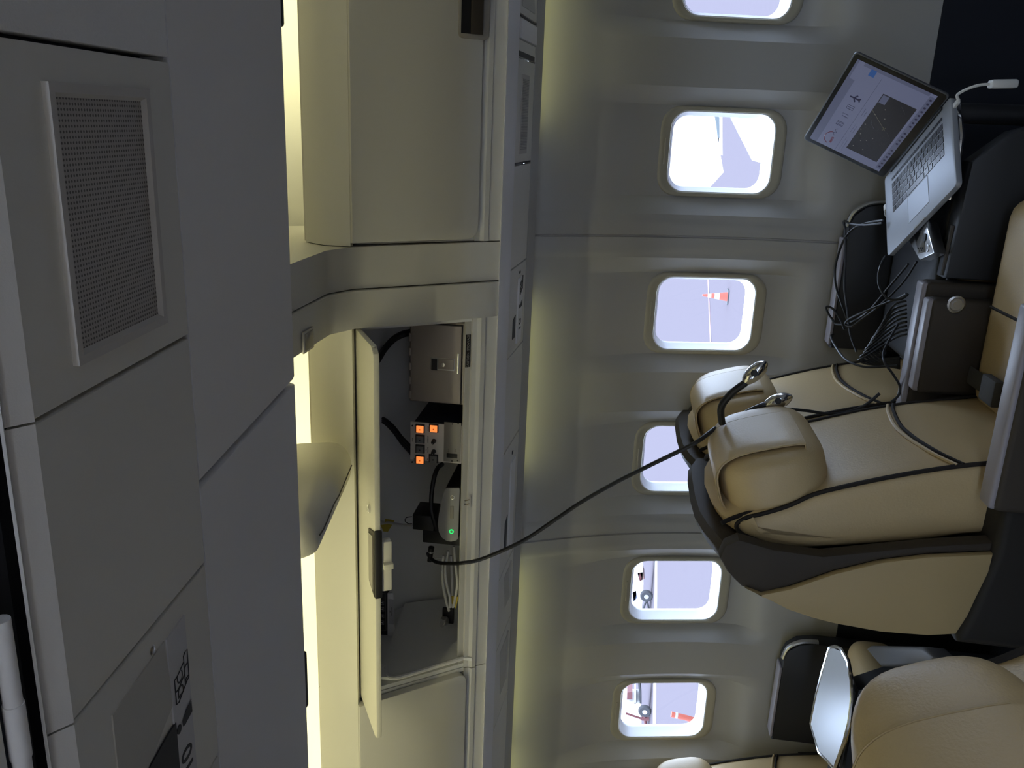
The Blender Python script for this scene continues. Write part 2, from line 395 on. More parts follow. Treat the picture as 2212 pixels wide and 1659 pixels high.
# open bin
B = thing('overhead_bin', 'open overhead bin with raised door and electronics inside', 'overhead bin', (-.985, 2.3, 1.66), SIDE)
bin_shell(-1.502, -.476, B)
DH = Vector((0, 1.757, 1.870)); DD = Vector((0, math.cos(math.radians(29)), math.sin(math.radians(29)))); DN = Vector((0, -DD.z, DD.y))
def fD(h, X, s): return Vector((X, 0, 0)) + DH + DD * s + DN * h           # raised door: s from the free edge to the hidden hinge
b = BM(); prism(b, [(-.482 , .0 + .025), (-.496, .003), (-.51, .0), (-1.476, .0), (-1.492, .003), (-1.498, .018), (-1.498, .33), (-.482, .33)], -.014, .0, fD, .003)
db = obj('door', b, 'cream', B); db['label'] = 'raised cream door lying nearly flat'
def doorpt(x, y): p = onp(x, y, DH, DN); return p.x, (p - DH).dot(DD)
cx, cs = doorpt(799, 1098)
b = BM(); lathe(b, fD(0, cx, cs), DN, [(.011, 0), (.011, .004), (.008, .006), (.005, .004)], 16); obj('lock_button', b, 'chrome', db)
q0 = doorpt(795, 1130); q1 = doorpt(795, 1245); cx = (q0[0] + q1[0]) / 2; hw = abs(q0[0] - q1[0]) / 2
b = BM(); prism(b, [(cx - hw - .012, .0), (cx + hw + .012, .0), (cx + hw - .004, .055), (cx - hw + .004, .055)], .0, .003, fD); lt = obj('latch', b, 'shell', db); lt['label'] = 'dark latch with grey paddle'
b = BM(); prism(b, [(cx - hw + .002, .008), (cx + hw - .002, .008), (cx + hw - .012, .048), (cx - hw + .012, .048)], .003, .005, fD); obj('latch_paddle', b, 'lens', lt)
b = BM(); box(b, fD(-.007, cx, -.003), (2 * hw + .03, .008, .018), .003, axes=(Vector((1, 0, 0)), DD, DN)); obj('latch_edge', b, 'black', lt)
b = BM(); box(b, fD(-.028, cx - .01, .012), (.13, .025, .026), .004, axes=(Vector((1, 0, 0)), DD, DN)); lc = obj('latch_housing', b, 'psu', db)
b = BM(); box(b, fD(-.030, cx - .005, -.006), (.014, .014, .024), .002, axes=(Vector((1, 0, 0)), DD, DN)); obj('latch_tongue', b, 'cream', lc)
for x in (-.487, -1.492):
    b = BM(); lathe(b, fD(-.007, x + (.004 if x > -1 else -.004), .02), (1 if x > -1 else -1, 0, 0), [(.004, 0), (.004, .002)], 10); obj('hinge_pin', b, 'satin', db)
k = onp(1012, 1080, FB - FN * .012, FN)
b = BM(); box(b, k, (.034, .006, .026), .002, axes=(Vector((1, 0, 0)), FD, FN)); ct = obj('latch_catch', b, 'psu_edge', B)
b = BM(); tube(b, [k + Vector((-.006, -.012, 0)) + FD * -.008, k + Vector((-.006, -.014, 0)) + FD * .008, k + Vector((.006, -.014, 0)) + FD * .008, k + Vector((.006, -.012, 0)) + FD * -.008], .002); obj('striker', b, 'chrome', ct)
b = BM(); prism(b, [(-1.496, .050), (-.482, .050), (-.482, .067), (-1.496, .067)], -.024, -.014, fF, .003); sl = obj('sill_strip', b, 'recess', B)
# placard on the sill of the open bin
p0, p1 = [onp(1009, y, FB - FN * .017, FN) for y in (722, 792)]; pc = (p0 + p1) / 2
b = BM(); box(b, pc + FN * .0048, (abs(p0.x - p1.x), .013, .002), axes=(Vector((1, 0, 0)), FD, FN)); pl = obj('placard', b, 'ink', B)
pl['label'] = 'black placard strip on the sill'
text('placard_lettering', 'CAUTION  STOWAGE', .009, pc + FN * .0062, (1, 0, 0), FD, 'louvre', pl)
# closed bin on the left
Cc = thing('overhead_bin', 'closed overhead bin left of the open bin, warmly lit', 'overhead bin', (-2.0, 2.3, 1.66), SIDE)
bin_shell(-2.56, -1.505, Cc)
b = BM(); prism(b, door_outline(-2.55, -1.512, .052, FL - .004, .025), -.012, .012, fF, .003); obj('door', b, 'plastic', Cc)
De = thing('overhead_bin', 'closed overhead bin at the far left end of the row', 'overhead bin', (-3.2, 2.3, 1.66), SIDE)
bin_shell(-3.9, -2.565, De)
b = BM(); prism(b, door_outline(-3.89, -2.575, .052, FL - .004, .025), -.012, .012, fF, .003); obj('door', b, 'plastic', De)

# valance above the bin doors
val = [(1.900, 1.963), (1.900, 2.027), (1.934, 2.080), (1.950, 2.078), (1.916, 2.022), (1.916, 1.963)]
plate('trim_2', 'cream', val, -.286, 1.3)
plate('trim_3', 'cream', val, -3.9, -.476)
# arch between the two bins, running up and across the ceiling
def arch(h, x0, x1, name):
    P = [(2.19, 1.640), (2.155, 1.643), (2.138, 1.652 - h * .3)]
    for s in (.012, .1, .2, .33): q = FB + FD * s + FN * h; P.append((q.y, q.z))
    for t in (0., .25, .5, .75, 1.):                                       # rounded turn to the ceiling
        a = math.radians(52 * (1 - t) + 2 * t); P.append((1.905 - h - .075 * t - .012 * math.sin(t * math.pi), 1.962 + .036 * math.sin(t * math.pi / 2) - h * .6))
    P += [(1.4, 2.008 - h * .6), (.9, 2.03), (.9, 2.40), (1.7, 2.42), (2.1, 2.38), (2.30, 2.10), (2.50, 1.70)]
    b = BM(); prism(b, P, x0, x1, fX); return tag(obj(name, b, 'plastic', smooth=30), kind='structure')
arch(.002, -.384, -.288, 'trim_4'); tr = arch(.014, -.475, -.387, 'trim_5')
e0 = atZ(667, 735, 1.988)
b = BM(); box(b, (e0.x, e0.y, 1.9895), (.046, .060, .004), .0015); el = tag(obj('emergency_light', b, 'psu_edge'), 'small grey emergency light lens in the arch beside the open bin', 'light')
b = BM(); box(b, (e0.x, e0.y, 1.9873), (.036, .046, .002), .0008); b2 = obj('lens', b, 'lens', None); bpy.context.view_layer.update(); b2.parent = el

# ceiling monitor housing
o = thing('monitor_housing', 'rounded beige monitor housing hanging from the ceiling before the open bin', 'monitor', (-.72, 1.60, 1.98))
far_ = [(600, 975), (690, 956), (735, 960), (757, 990), (756, 1028), (738, 1056), (700, 1075), (600, 1080)]
near_ = [(560, 1112), (640, 1106), (672, 1126), (690, 1156), (690, 1178), (676, 1196), (640, 1206), (560, 1200)]
fs = smooth_pts([atY(x, y, 1.84) for x, y in far_], 5, True); ns = smooth_pts([atY(x, y, 1.46) for x, y in near_], 5, True)
b = BM(); cf = sum(fs, Vector()) / len(fs); cn = sum(ns, Vector()) / len(ns); mm = lambda t: [f.lerp(q, t) for f, q in zip(fs, ns)]
R = loft(b, [[cf + (p - cf) * .8 + Vector((0, .012, 0)) for p in fs], [cf + (p - cf) * .95 + Vector((0, .006, 0)) for p in fs], fs, mm(.5), ns, [cn + (p - cn) * .93 + Vector((0, -.012, .002)) for p in ns], [cn + (p - cn) * .78 + Vector((0, -.026, .004)) for p in ns], [cn + (p - cn) * .5 + Vector((0, -.038, .006)) for p in ns]])
b.faces.new(R[0]); b.faces.new(R[-1][::-1]); obj('shell', b, 'cream', o, smooth=60)
k3 = 4 * 5 - 3
sp = [mm(t)[k3 - int(2 * t)] for t in (0, .15, .3, .45, .6, .75, .9, 1.)]
b = BM(); tube(b, [p + Vector((.0, -.0005, -.0005)) for p in sp], .0016, 6); obj('lid_seam', b, 'black', o)
b = BM(); box(b, (-.76, 1.62, 2.22), (.3, .12, .40), .02); obj('ceiling_mount', b, 'cream', o)

# ------------------------------------------------------------------ far passenger service panels
PN = Vector((0, .0715, 1)).normalized(); P0 = Vector((0, 2.59, 1.613)); PT = Vector((0, 1, -.0715)).normalized()
def ppx(x, y): return onp(x, y, P0, PN)
def fP(h, X, t): return Vector((X, 2.15, 0)) + Vector((0, 0, 1.613 + .0715 * .44)) + PT * t - PN * h     # (X, t) on the panel, h = below it
plate('trim_6', 'lip', [(2.125, 1.652), (2.150, 1.640), (2.195, 1.636), (2.195, 1.648), (2.15, 1.66)])
plate('trim_7', 'lip', [(2.195, 1.6395), (2.225, 1.6375), (2.225, 1.652), (2.195, 1.652)])
plate('trim_8', 'wall', [(2.455, 1.622), (2.49, 1.613), (2.520, 1.608), (2.526, 1.613), (2.526, 1.622), (2.50, 1.628), (2.455, 1.64)])
PSG = 'service panels under the far bins'
cuts = [.62, .247, .165, .105, -.122, -.377, -.60, -.835, -1.09, -1.30, -1.50, -1.75, -2.05, -2.4, -2.8]
cuts = [ppx(1172, 0).x + .40, ppx(1125, 30).x + .0, ppx(1145, 132).x, ppx(1130, 354).x, ppx(1116, 575).x, ppx(1108, 763).x, ppx(1102, 960).x, ppx(1092, 1223).x, ppx(1087, 1370).x, ppx(1078, 1545).x, -2.3, -2.75]
T0, T1 = .078, .305
lab = ['blank grey service panel with triangular recess nearest the forward end', 'pale service panel with a raised flap and slot, forward of the louvred panel',
       'grey service panel with a long louvred grille above the second window', 'plain grey service panel between the louvred panel and the row 10 panel',
       'service panel with black row 10 seat marking under the open bin', 'plain grey service panel just aft of the row 10 panel', 'service panel with a black slot and unmarked strip, where the cable hangs past',
       'service panel with a slanted recess above the fifth window', 'service panel with a long shallow recess above the sixth window', 'plain service panel towards the aft end of the row', 'last service panel at the aft end']
psus = []
for i in range(len(cuts) - 1):
    xa, xb = cuts[i], cuts[i + 1]
    o = thing('passenger_service_panel', lab[i], 'service panel', ((xa + xb) / 2, 2.33, 1.63), PSG); psus.append(o)
    b = BM(); prism(b, [(xa - .002, T0), (xb + .002, T0), (xb + .002, T1), (xa - .002, T1)], -.012, 0, fP, .0015); obj('panel', b, 'psu', o)
plate('void_sheet_1', 'black', [(2.20, 1.668), (2.50, 1.648), (2.50, 1.655), (2.20, 1.675)])                          # black sheet standing in for the shade behind the joints
def rec(o, xa, xb, ta, tb, h, m, name, **kw):
    b = BM(); prism(b, [(xa, ta), (xb, ta), (xb, tb), (xa, tb)], min(0, h) - .001, max(0, h), fP); return obj(name, b, m, o)
def px_t(x, y): p = ppx(x, y); return p.x, (p - fP(0, 0, 0)).dot(PT)
# triangular recess as a thin darker plate, its shade put into the colour
b = BM(); prism(b, [(cuts[0] - .10, .10), (cuts[1] + .02, .10), (cuts[1] + .02, .27)], 0, .0015, fP); obj('wedge', b, 'recess', psus[0])
rec(psus[1], cuts[1] - .006, cuts[1] + -.002, .082, .292, .002, 'ink', 'slot')
xm = ppx(1130, 85).x
rec(psus[1], cuts[1] - .01, xm, .085, .295, .005, 'lip', 'flap')
rec(psus[1], xm - .004, xm - .0005, .085, .30, .001, 'louvre', 'groove')
rec(psus[1], cuts[2] + .014, cuts[2] + .002, .084, .292, .001, 'ink', 'slot')
ga = px_t(1130, 160)[0]; gb = px_t(1122, 333)[0]
g = rec(psus[2], ga, gb, .135, .235, .001, 'psu_edge', 'grille')
b = BM(); n = 46
for k in range(n):
    xk = ga - .012 + (gb - ga + .024) * k / (n - 1); prism(b, [(xk - .0009, .145), (xk + .0009, .145), (xk + .0009, .225), (xk - .0009, .225)], .001, .0022, fP)
obj('grille_slats', b, 'louvre', g)
rec(psus[2], cuts[3] + .006, cuts[3] + .002, .082, .292, .002, 'ink', 'slot')
def rowpanel(o, x0, x1, mark):
    """marking strip with its black slot"""
    L = x1 - x0
    s = rec(o, x0 + L * .16, x0 + L * .92, .190, .250, .004, 'lip', 'marking_strip')
    b = BM(); prism(b, [(x0 + L * .60, .140), (x0 + L * .82, .140), (x0 + L * .82, .172), (x0 + L * .56, .172)], 0, .0012, fP); obj('slot', b, 'ink', o)
    rec(o, x0 + L * .085, x0 + L * .11, .205, .218, .0015, 'ink', 'screw')
    if mark: seat_mark(fP(.0046, x0 + L * .49, .220), (1, 0, 0), -PT, .046, s, 'B', 'A')
def seat_mark(o, ex, ey, H, parent, s1, s2):
    """row marking, centred on the person symbol: number, person, outline of two seats with letters; H = strip height"""
    ex = Vector(ex).normalized(); ey = Vector(ey).normalized(); ez = ex.cross(ey); o = Vector(o)
    def w(zx, zy, up=.0):
        v = -(zx - (360 + (zy - 400) * .11)) / 280; u = -(zy - 1040) / 280 * .74
        return o - (org(parent)) + ex * u * H + ey * v * H + ez * up
    ink = BM()
    for l in ([(280, 495), (330, 490), (430, 435), (425, 380), (450, 358), (487, 360), (515, 655), (455, 690), (345, 770), (310, 760), (280, 495)], [(305, 632), (345, 630), (440, 570)], [(430, 435), (455, 690)], [(440, 515), (460, 500), (495, 495)], [(455, 680), (470, 635), (515, 640)]):
        tube(ink, [w(*q) for q in l], H * .016, 6)
    obj('seat_symbol', ink, 'ink', parent, True)
    b = BM(); lathe(b, w(345, 1040), ez, [(H * .12, -.0002), (H * .12, .0005)], 16)
    for pts in ([(395, 1010), (425, 975), (550, 940), (550, 1060), (565, 1062), (440, 1085), (405, 1070)], [(440, 950), (548, 915), (550, 930), (450, 965)], [(440, 1088), (563, 1040), (565, 1055), (440, 1088)]):
        b.faces.new([b.verts.new(w(*q, .0003)) for q in pts])
    bmesh.ops.triangulate(b, faces=[f for f in b.faces if len(f.verts) > 4]); obj('person_symbol', b, 'ink', parent, True, 0)
    text('row_number', '10', H * .85, w(490, 1490) + org(parent), ex, ey, 'ink', parent, .0003)
    text('seat_letter', s1, H * .46, w(385, 680) + org(parent), ex, ey, 'ink', parent)
    text('seat_letter', s2, H * .46, w(372, 540) + org(parent), ex, ey, 'ink', parent)
L4 = cuts[5] - cuts[4]
rowpanel(psus[4], cuts[4], cuts[5], True)
rowpanel(psus[6], cuts[6], cuts[7], False)
def bevel_recess(o, x0, x1, ta, tb):
    b = BM(); prism(b, [(x0, ta), (x1, ta + .03), (x1, tb), (x0, tb - .01)], 0, .0015, fP); obj('recess', b, 'recess', o)  # recess is a thin darker plate, shade held in its colour
    b = BM(); prism(b, [(x0, tb - .012), (x1, tb), (x1 + .01, tb + .012), (x0 + .01, tb + .006)], .0, .004, fP); obj('recess_edge', b, 'psu_edge', o)
bevel_recess(psus[7], cuts[7] - .03, cuts[7] - .15, .16, .25)
bevel_recess(psus[8], cuts[8] - .04, cuts[8] - .21, .14, .25)

# ------------------------------------------------------------------ near overhead: service panels and bins right above the camera
QN = Vector((0, -.0715, 1)).normalized(); Q0 = Vector((0, .672, 1.71)); QT = Vector((0, -1, -.0715)).normalized()   # QT: outboard along the panel
def qpx(x, y): return onp(x, y, Q0, QN)
def q_xt(x, y): p = qpx(x, y); return p.x, (p - Q0).dot(QT)
def fQ(h, X, t): return Vector((X, 0, 0)) + Q0 + QT * t - QN * h
NG = 'service panels above the camera'
Qc = [.40, qpx(360, 129).x, qpx(410, 725).x, qpx(445, 1215).x, qpx(472, 1630).x, -.95]
ql = ['pebbled grey panel above the camera, at the forward end', 'service panel with a long perforated speaker grille above the camera', 'plain grey service panel between speaker grille panel and row marking panel', 'service panel with white row marking strip above the camera', 'plain service panel aft of the white row marking strip']
TE = (qpx(75, 925) - Q0).dot(QT)                        # outboard crease
qs = []
for i in range(5):
    xa, xb = Qc[i] - .0018, Qc[i + 1] + .0018
    o = thing('passenger_service_panel', ql[i], 'service panel', ((xa + xb) / 2, .56, 1.705), NG); qs.append(o)
    y0, z0 = (Q0 + QT * .001).y, (Q0 + QT * .001).z; y1, z1 = (Q0 + QT * TE).y, (Q0 + QT * TE).z
    pr = [(y0, z0), (y1, z1), (y1 - .0150, z1 + .0105), (y1 - .0115, z1 + .0125), (y0, z0 + .03)]
    b = BM(); prism(b, pr, xa, xb, fX, .0012); obj('panel', b, 'tex' if i == 0 else 'psu', o, smooth=25)
    if i:
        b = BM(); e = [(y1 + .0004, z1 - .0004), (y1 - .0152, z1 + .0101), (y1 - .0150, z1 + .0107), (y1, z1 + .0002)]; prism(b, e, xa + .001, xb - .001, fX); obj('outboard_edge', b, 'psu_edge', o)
plate('void_sheet_2', 'black', [(.675, 1.735), (.445, 1.722), (.40, 1.76), (.40, 1.80), (.675, 1.80)], -1.2, .6)          # black sheet standing in for the unlit void above the near panels
# speaker grille: raised frame and perforated plate in panel 2
c4 = [q_xt(*p) for p in ((88, 180), (310, 188), (350, 690), (160, 798))]
gx0 = (c4[0][0] + c4[1][0]) / 2; gx1 = (c4[2][0] + c4[3][0]) / 2; gt0 = (c4[1][1] + c4[2][1]) / 2; gt1 = (c4[0][1] + c4[3][1]) / 2
gob = thing('speaker_grille', None, None, fQ(0, (gx0 + gx1) / 2, (gt0 + gt1) / 2) - Vector((0, 0, 0)))
gob.parent = qs[1]; gob.location = fQ(0, (gx0 + gx1) / 2, (gt0 + gt1) / 2) - qs[1].location
b = BM(); cxg, ctg = (gx0 + gx1) / 2, (gt0 + gt1) / 2; wa, wt = abs(gx1 - gx0) / 2, abs(gt1 - gt0) / 2
def ring4(a, t, h): return [fQ(h, cxg + u, ctg + v) for u, v in ((a, t), (-a, t), (-a, -t), (a, -t))]
loft(b, [ring4(wa, wt, 0), ring4(wa, wt, .0045), ring4(wa - .006, wt - .006, .0045), ring4(wa - .009, wt - .009, .0008)])
obj('grille_frame', b, 'psu_edge', gob)
b = BM()
gloc = org(gob)
vs = [(wa - .008, wt - .008), (-wa + .008, wt - .008), (-wa + .008, -wt + .008), (wa - .008, -wt + .008)]
b.faces.new([b.verts.new((u, v, 0)) for u, v in vs])
gp = obj('perforated_plate', b, 'grille', gob, True, 0)
gp.matrix_local = Matrix(((1, 0, 0, 0), (0, QT.y, -QN.y, -QN.y * .0012), (0, QT.z, -QN.z, -QN.z * .0012), (0, 0, 0, 1)))
# row marking panel
s4 = [q_xt(*p) for p in ((397, 1325), (357, 1382), (373, 1510), (415, 1640))]
tA = s4[0][1] + .002; tB = s4[1][1]
xs0 = (s4[0][0] + s4[1][0]) / 2
b = BM(); prism(b, [(s4[0][0], tA), (Qc[4] + .004, tA), (Qc[4] + .004, tB), (s4[1][0], tB)], 0, .0015, fQ); st = obj('marking_strip', b, 'label', qs[3]); st['label'] = 'white strip with black row and seat marks'
pm = q_xt(397, 1553)
seat_mark(fQ(.0017, pm[0], (tA + tB) / 2), (1, 0, 0), QT, abs(tB - tA), st, 'D', 'C')
r4 = [q_xt(*p) for p in ((240, 1545), (330, 1405), (355, 1400), (368, 1560), (345, 1600), (250, 1659))]
b = BM(); prism(b, [(q[0], q[1]) for q in (q_xt(240, 1545), q_xt(352, 1385), q_xt(372, 1520), q_xt(352, 1570), q_xt(318, 1659), q_xt(252, 1659))], 0, .0012, fQ); obj('reading_light_recess', b, 'recess', qs[3])  # thin plate with the recess shade in its colour
b = BM(); prism(b, [q_xt(358, 1588), q_xt(376, 1560), q_xt(384, 1659), q_xt(318, 1659)], .0008, .002, fQ); obj('light_slot', b, 'ink', qs[3])
k = qpx(330, 1404)
b = BM(); lathe(b, k + QN * .001, -QN, [(.0045, 0), (.0045, .001), (.0028, .0018), (.0022, .0005)], 14); obj('screw', b, 'satin', qs[3])

# outboard of the near panels: thin edge, dark air gap, pale cable duct
plate('trim_11', 'lip', [(.4340, 1.7015), (.4328, 1.7010), (.4328, 1.7035), (.4340, 1.7045)], -1.2, .6)
dc = atZ(25, 1500, 1.7065)
plate('void_sheet_3', 'black', [(.62, 1.775), (.25, 1.775), (.25, 1.782), (.62, 1.782)], -1.2, .6)  # black sheet in place of the shade inside the air gap
b = BM(); tube(b, [(-1.0, dc.y, dc.z), (-.30, dc.y, dc.z)], .0058, 14); tube(b, [(-.36, dc.y, dc.z), (-.40, dc.y, dc.z)], .0066, 14)
tag(obj('air_duct', b, 'lip'), 'pale round duct beyond the dark gap, along the left edge of the photo', 'duct')
plate('wall_near_upper', 'psu', [(dc.y - .010, dc.z + .002), (-.24, 1.69), (-.24, 1.71), (dc.y - .010, dc.z + .022)], -1.4, .6)

# near bins: underside lip seen from below
LO = Vector((0, 1.0014, 1.7476)); LI = Vector((0, .674, 1.7105)); LT = (LO - LI).normalized(); LN = Vector((0, LT.z, -LT.y))
def nearbin(x0, x1, lab, kx):
    o = thing('overhead_bin', lab, 'overhead bin', ((x0 + x1) / 2, .8, 1.74), 'near overhead bins above the camera')
    P = [(LI.y, LI.z), (LI.y + (LO - LI).y * .5, LI.z + (LO - LI).z * .5), (.990, LO.z - .0015), (1.000, LO.z + .001), (1.004, LO.z + .008), (1.004, 2.05), (.18, 2.05), (.18, 1.80), (.674, 1.76)]
    b = BM(); prism(b, P, x0, x1, fX, .002); obj('bin_body', b, 'lip', o, smooth=25)
    return o
xg = onp(635, 825, LO, LN).x
N1 = nearbin(xg + .004, 1.5, 'near overhead bin right of the diagonal gap above the camera', 0)
N2 = nearbin(-2.6, xg - .004, 'near overhead bin left of the diagonal gap above the camera', 0)
plate('trim_13', 'black', [(.69, 1.725), (.985, 1.757), (.985, 1.765), (.69, 1.735)], xg - .003, xg + .003)
for o, ya, yb in ((N1, -60, 58), (N2, 1412, 1530)):
    pa = atY(607 if ya < 100 else 660, ya, 1.005); pb = atY(607 if ya < 100 else 660, yb, 1.005)
    b = BM(); box(b, ((pa.x + pb.x) / 2, 1.0075, 1.760), (abs(pa.x - pb.x), .012, .022), .004); obj('door_latch', b, 'black', o)

# ------------------------------------------------------------------ ground outside
tag_z = -2.75
b = BM(); quad(b, [(-160, 4.5, tag_z), (60, 4.5, tag_z), (60, 160, tag_z), (-160, 160, tag_z)]); quad(b, [(-160, -160, tag_z), (60, -160, tag_z), (60, 4.5, tag_z), (-160, 4.5, tag_z)])
g = obj('ground', b, 'ground', None); g['kind'] = 'structure'
def gp_(x, y, dz=.01): return atZ(x, y, tag_z + dz)
def stripe(name, pts, w, m, lab, cat='marking'):
    b = BM(); P = [gp_(*p) for p in pts]
    for a, c in zip(P, P[1:]):
        d = (c - a).normalized(); n = Vector((-d.y, d.x, 0)) * w / 2; quad(b, [a - n, c - n, c + n, a + n])
    return tag(obj(name, b, m, None, smooth=0), lab, cat)
stripe('red_line', [(1527, 540), (1537, 800)], .34, 'paintred', 'red painted line on the tarmac outside the third window')
stripe('white_strip', [(1418, 1150), (1412, 1700)], 2.2, 'dullwhite', 'broad white strip on the tarmac outside the two aft windows')  # flat white band laid over the tarmac
# traffic cone
c0 = gp_(1573, 641, .0); c0h = (gp_(1573, 641) - CAM).length * (52 / FPX) * 1.02
o = thing('traffic_cone', 'orange traffic cone with white bands on the tarmac outside the third window', 'traffic cone', c0)
b = BM(); box(b, c0 + Vector((0, 0, c0h * .02)), (c0h * .56, c0h * .56, c0h * .04)); obj('base', b, 'tyre', o)
rr = lambda h: c0h * (.19 - .15 * h)
for h0, h1, m in ((.04, .34, 'conered'), (.34, .54, 'dullwhite'), (.54, .66, 'conered'), (.66, .80, 'dullwhite'), (.80, 1.0, 'conered')):
    b = BM(); lathe(b, c0, (0, 0, 1), [(rr(h0), c0h * h0), (rr(h1), c0h * h1)], 18); obj('cone_body' if m == 'conered' else 'reflective_band', b, m, o)
# orange delineator post beyond the sixth window
d0 = gp_(1512, 1560, 0); dh = (gp_(1512, 1560) - CAM).length * (64 / FPX); 
o = thing('delineator_post', 'leaning orange post with a white band outside the sixth window', 'post', d0)
lean = (atY(1450, 1543, d0.y) - d0); pts = smooth_pts([d0, d0 + lean * .5 + Vector((lean.x * .12, 0, 0)), d0 + lean], 6)
b = BM(); tube(b, pts, dh * .085, 12); obj('post_body', b, 'conered', o)
b = BM(); tube(b, [pts[-4], pts[-3]], dh * .09, 12); obj('reflective_band', b, 'dullwhite', o)
# white and grey upright slabs outside the second window
def slab(name, px, D, th, m, lab, cat):
    b = BM(); P = [atY(x, y, D) for x, y in px]; n = len(P); A = [b.verts.new(p) for p in P]; Bv = [b.verts.new(p + Vector((0, th, 0))) for p in P]
    for i in range(n): b.faces.new((A[i], A[(i + 1) % n], Bv[(i + 1) % n], Bv[i]))
    b.faces.new(A[::-1]); b.faces.new(Bv); return tag(obj(name, b, m, None, smooth=0), lab, cat)
o = thing('white_slabs', 'white upright slabs outside the second window', 'white_slab', atY(1500, 330, 16))
for nm, px, D, m in (('upper_slab', [(1400, 180), (1541, 232), (1557, 338), (1563, 372), (1515, 425), (1400, 440)], 16, 'white_slab'), ('lower_slab', [(1580, 225), (1700, 225), (1680, 345), (1645, 352)], 15, 'white_slab'), ('grey_sliver', [(1544, 236), (1554, 236), (1556, 300), (1551, 296)], 15.9, 'coolgrey'), ('white_sliver', [(1555, 236), (1560, 236), (1561, 336), (1556, 334)], 15.8, 'white_slab')):
    b = BM(); P = [atY(x, y, D) for x, y in px]; n = len(P); A_ = [b.verts.new(p) for p in P]; B_ = [b.verts.new(p + Vector((0, 1.2, 0))) for p in P]
    for i in range(n): b.faces.new((A_[i], A_[(i + 1) % n], B_[(i + 1) % n], B_[i]))
    b.faces.new(A_[::-1]); b.faces.new(B_); obj(nm, b, m, o, smooth=0)
def cart(lab, wx, wy, body, bars, m2):
    w = gp_(wx + 12, wy, 0); s = (w - CAM).length / FPX
    o = thing('ground_cart', lab, 'cart', w)
    ctr = w + Vector((0, 0, 13 * s))
    b = BM(); lathe(b, ctr - Vector((0, 3 * s, 0)), (0, 1, 0), [(11 * s, 0), (13 * s, 2 * s), (13 * s, 6 * s), (11 * s, 8 * s)], 20); wh = obj('wheel', b, 'tyre', o)
    b = BM(); lathe(b, ctr - Vector((0, 3.5 * s, 0)), (0, 1, 0), [(5 * s, 0), (5 * s, 1.5 * s)], 14); obj('hub', b, 'satin', wh)
    Y = w.y + 1.0
    for nm, px, m in body:
        b = BM(); P = [atY(x, y, Y) for x, y in px]; A_ = [b.verts.new(p) for p in P]; B_ = [b.verts.new(p + Vector((0, 1.5, 0))) for p in P]; n = len(P)
        for i in range(n): b.faces.new((A_[i], A_[(i + 1) % n], B_[(i + 1) % n], B_[i]))
        b.faces.new(A_[::-1]); b.faces.new(B_); obj(nm, b, m, o, smooth=0)
    for nm, a, c, r in bars:
        b = BM(); tube(b, [atY(*a, Y - .5), atY(*c, Y - .5)], r * s, 8); obj(nm, b, m2, o)
cart('white baggage cart with a dark wheel outside the fifth window', 1398, 1289, [('cart_body', [(1340, 1180), (1388, 1180), (1390, 1262), (1384, 1350), (1340, 1360)], 'white_slab'), ('tarpaulin', [(1366, 1280), (1374, 1276), (1376, 1292), (1368, 1300)], 'bluep'), ('cargo', [(1377, 1238), (1388, 1236), (1392, 1250), (1382, 1256)], 'carred')], [('drawbar', (1396, 1298), (1384, 1330), 2.), ('support_leg', (1398, 1298), (1404, 1330), 2.)], 'tyre')
cart('white cart with red drawbar and dark wheel outside the sixth window', 1395, 1538, [('cart_body', [(1340, 1517), (1384, 1519), (1386, 1580), (1335, 1590)], 'white_slab'), ('crate', [(1355, 1496), (1366, 1494), (1366, 1510), (1354, 1512)], 'carred'), ('canopy_post', [(1370, 1470), (1374, 1470), (1374, 1520), (1370, 1520)], 'dullwhite'), ('rear_post', [(1378, 1470), (1382, 1470), (1386, 1520), (1382, 1520)], 'tyre')], [('drawbar', (1352, 1541), (1396, 1556), 2.2), ('tow_hitch', (1386, 1552), (1402, 1553), 4.), ('axle', (1392, 1545), (1396, 1574), 3.)], 'carred')

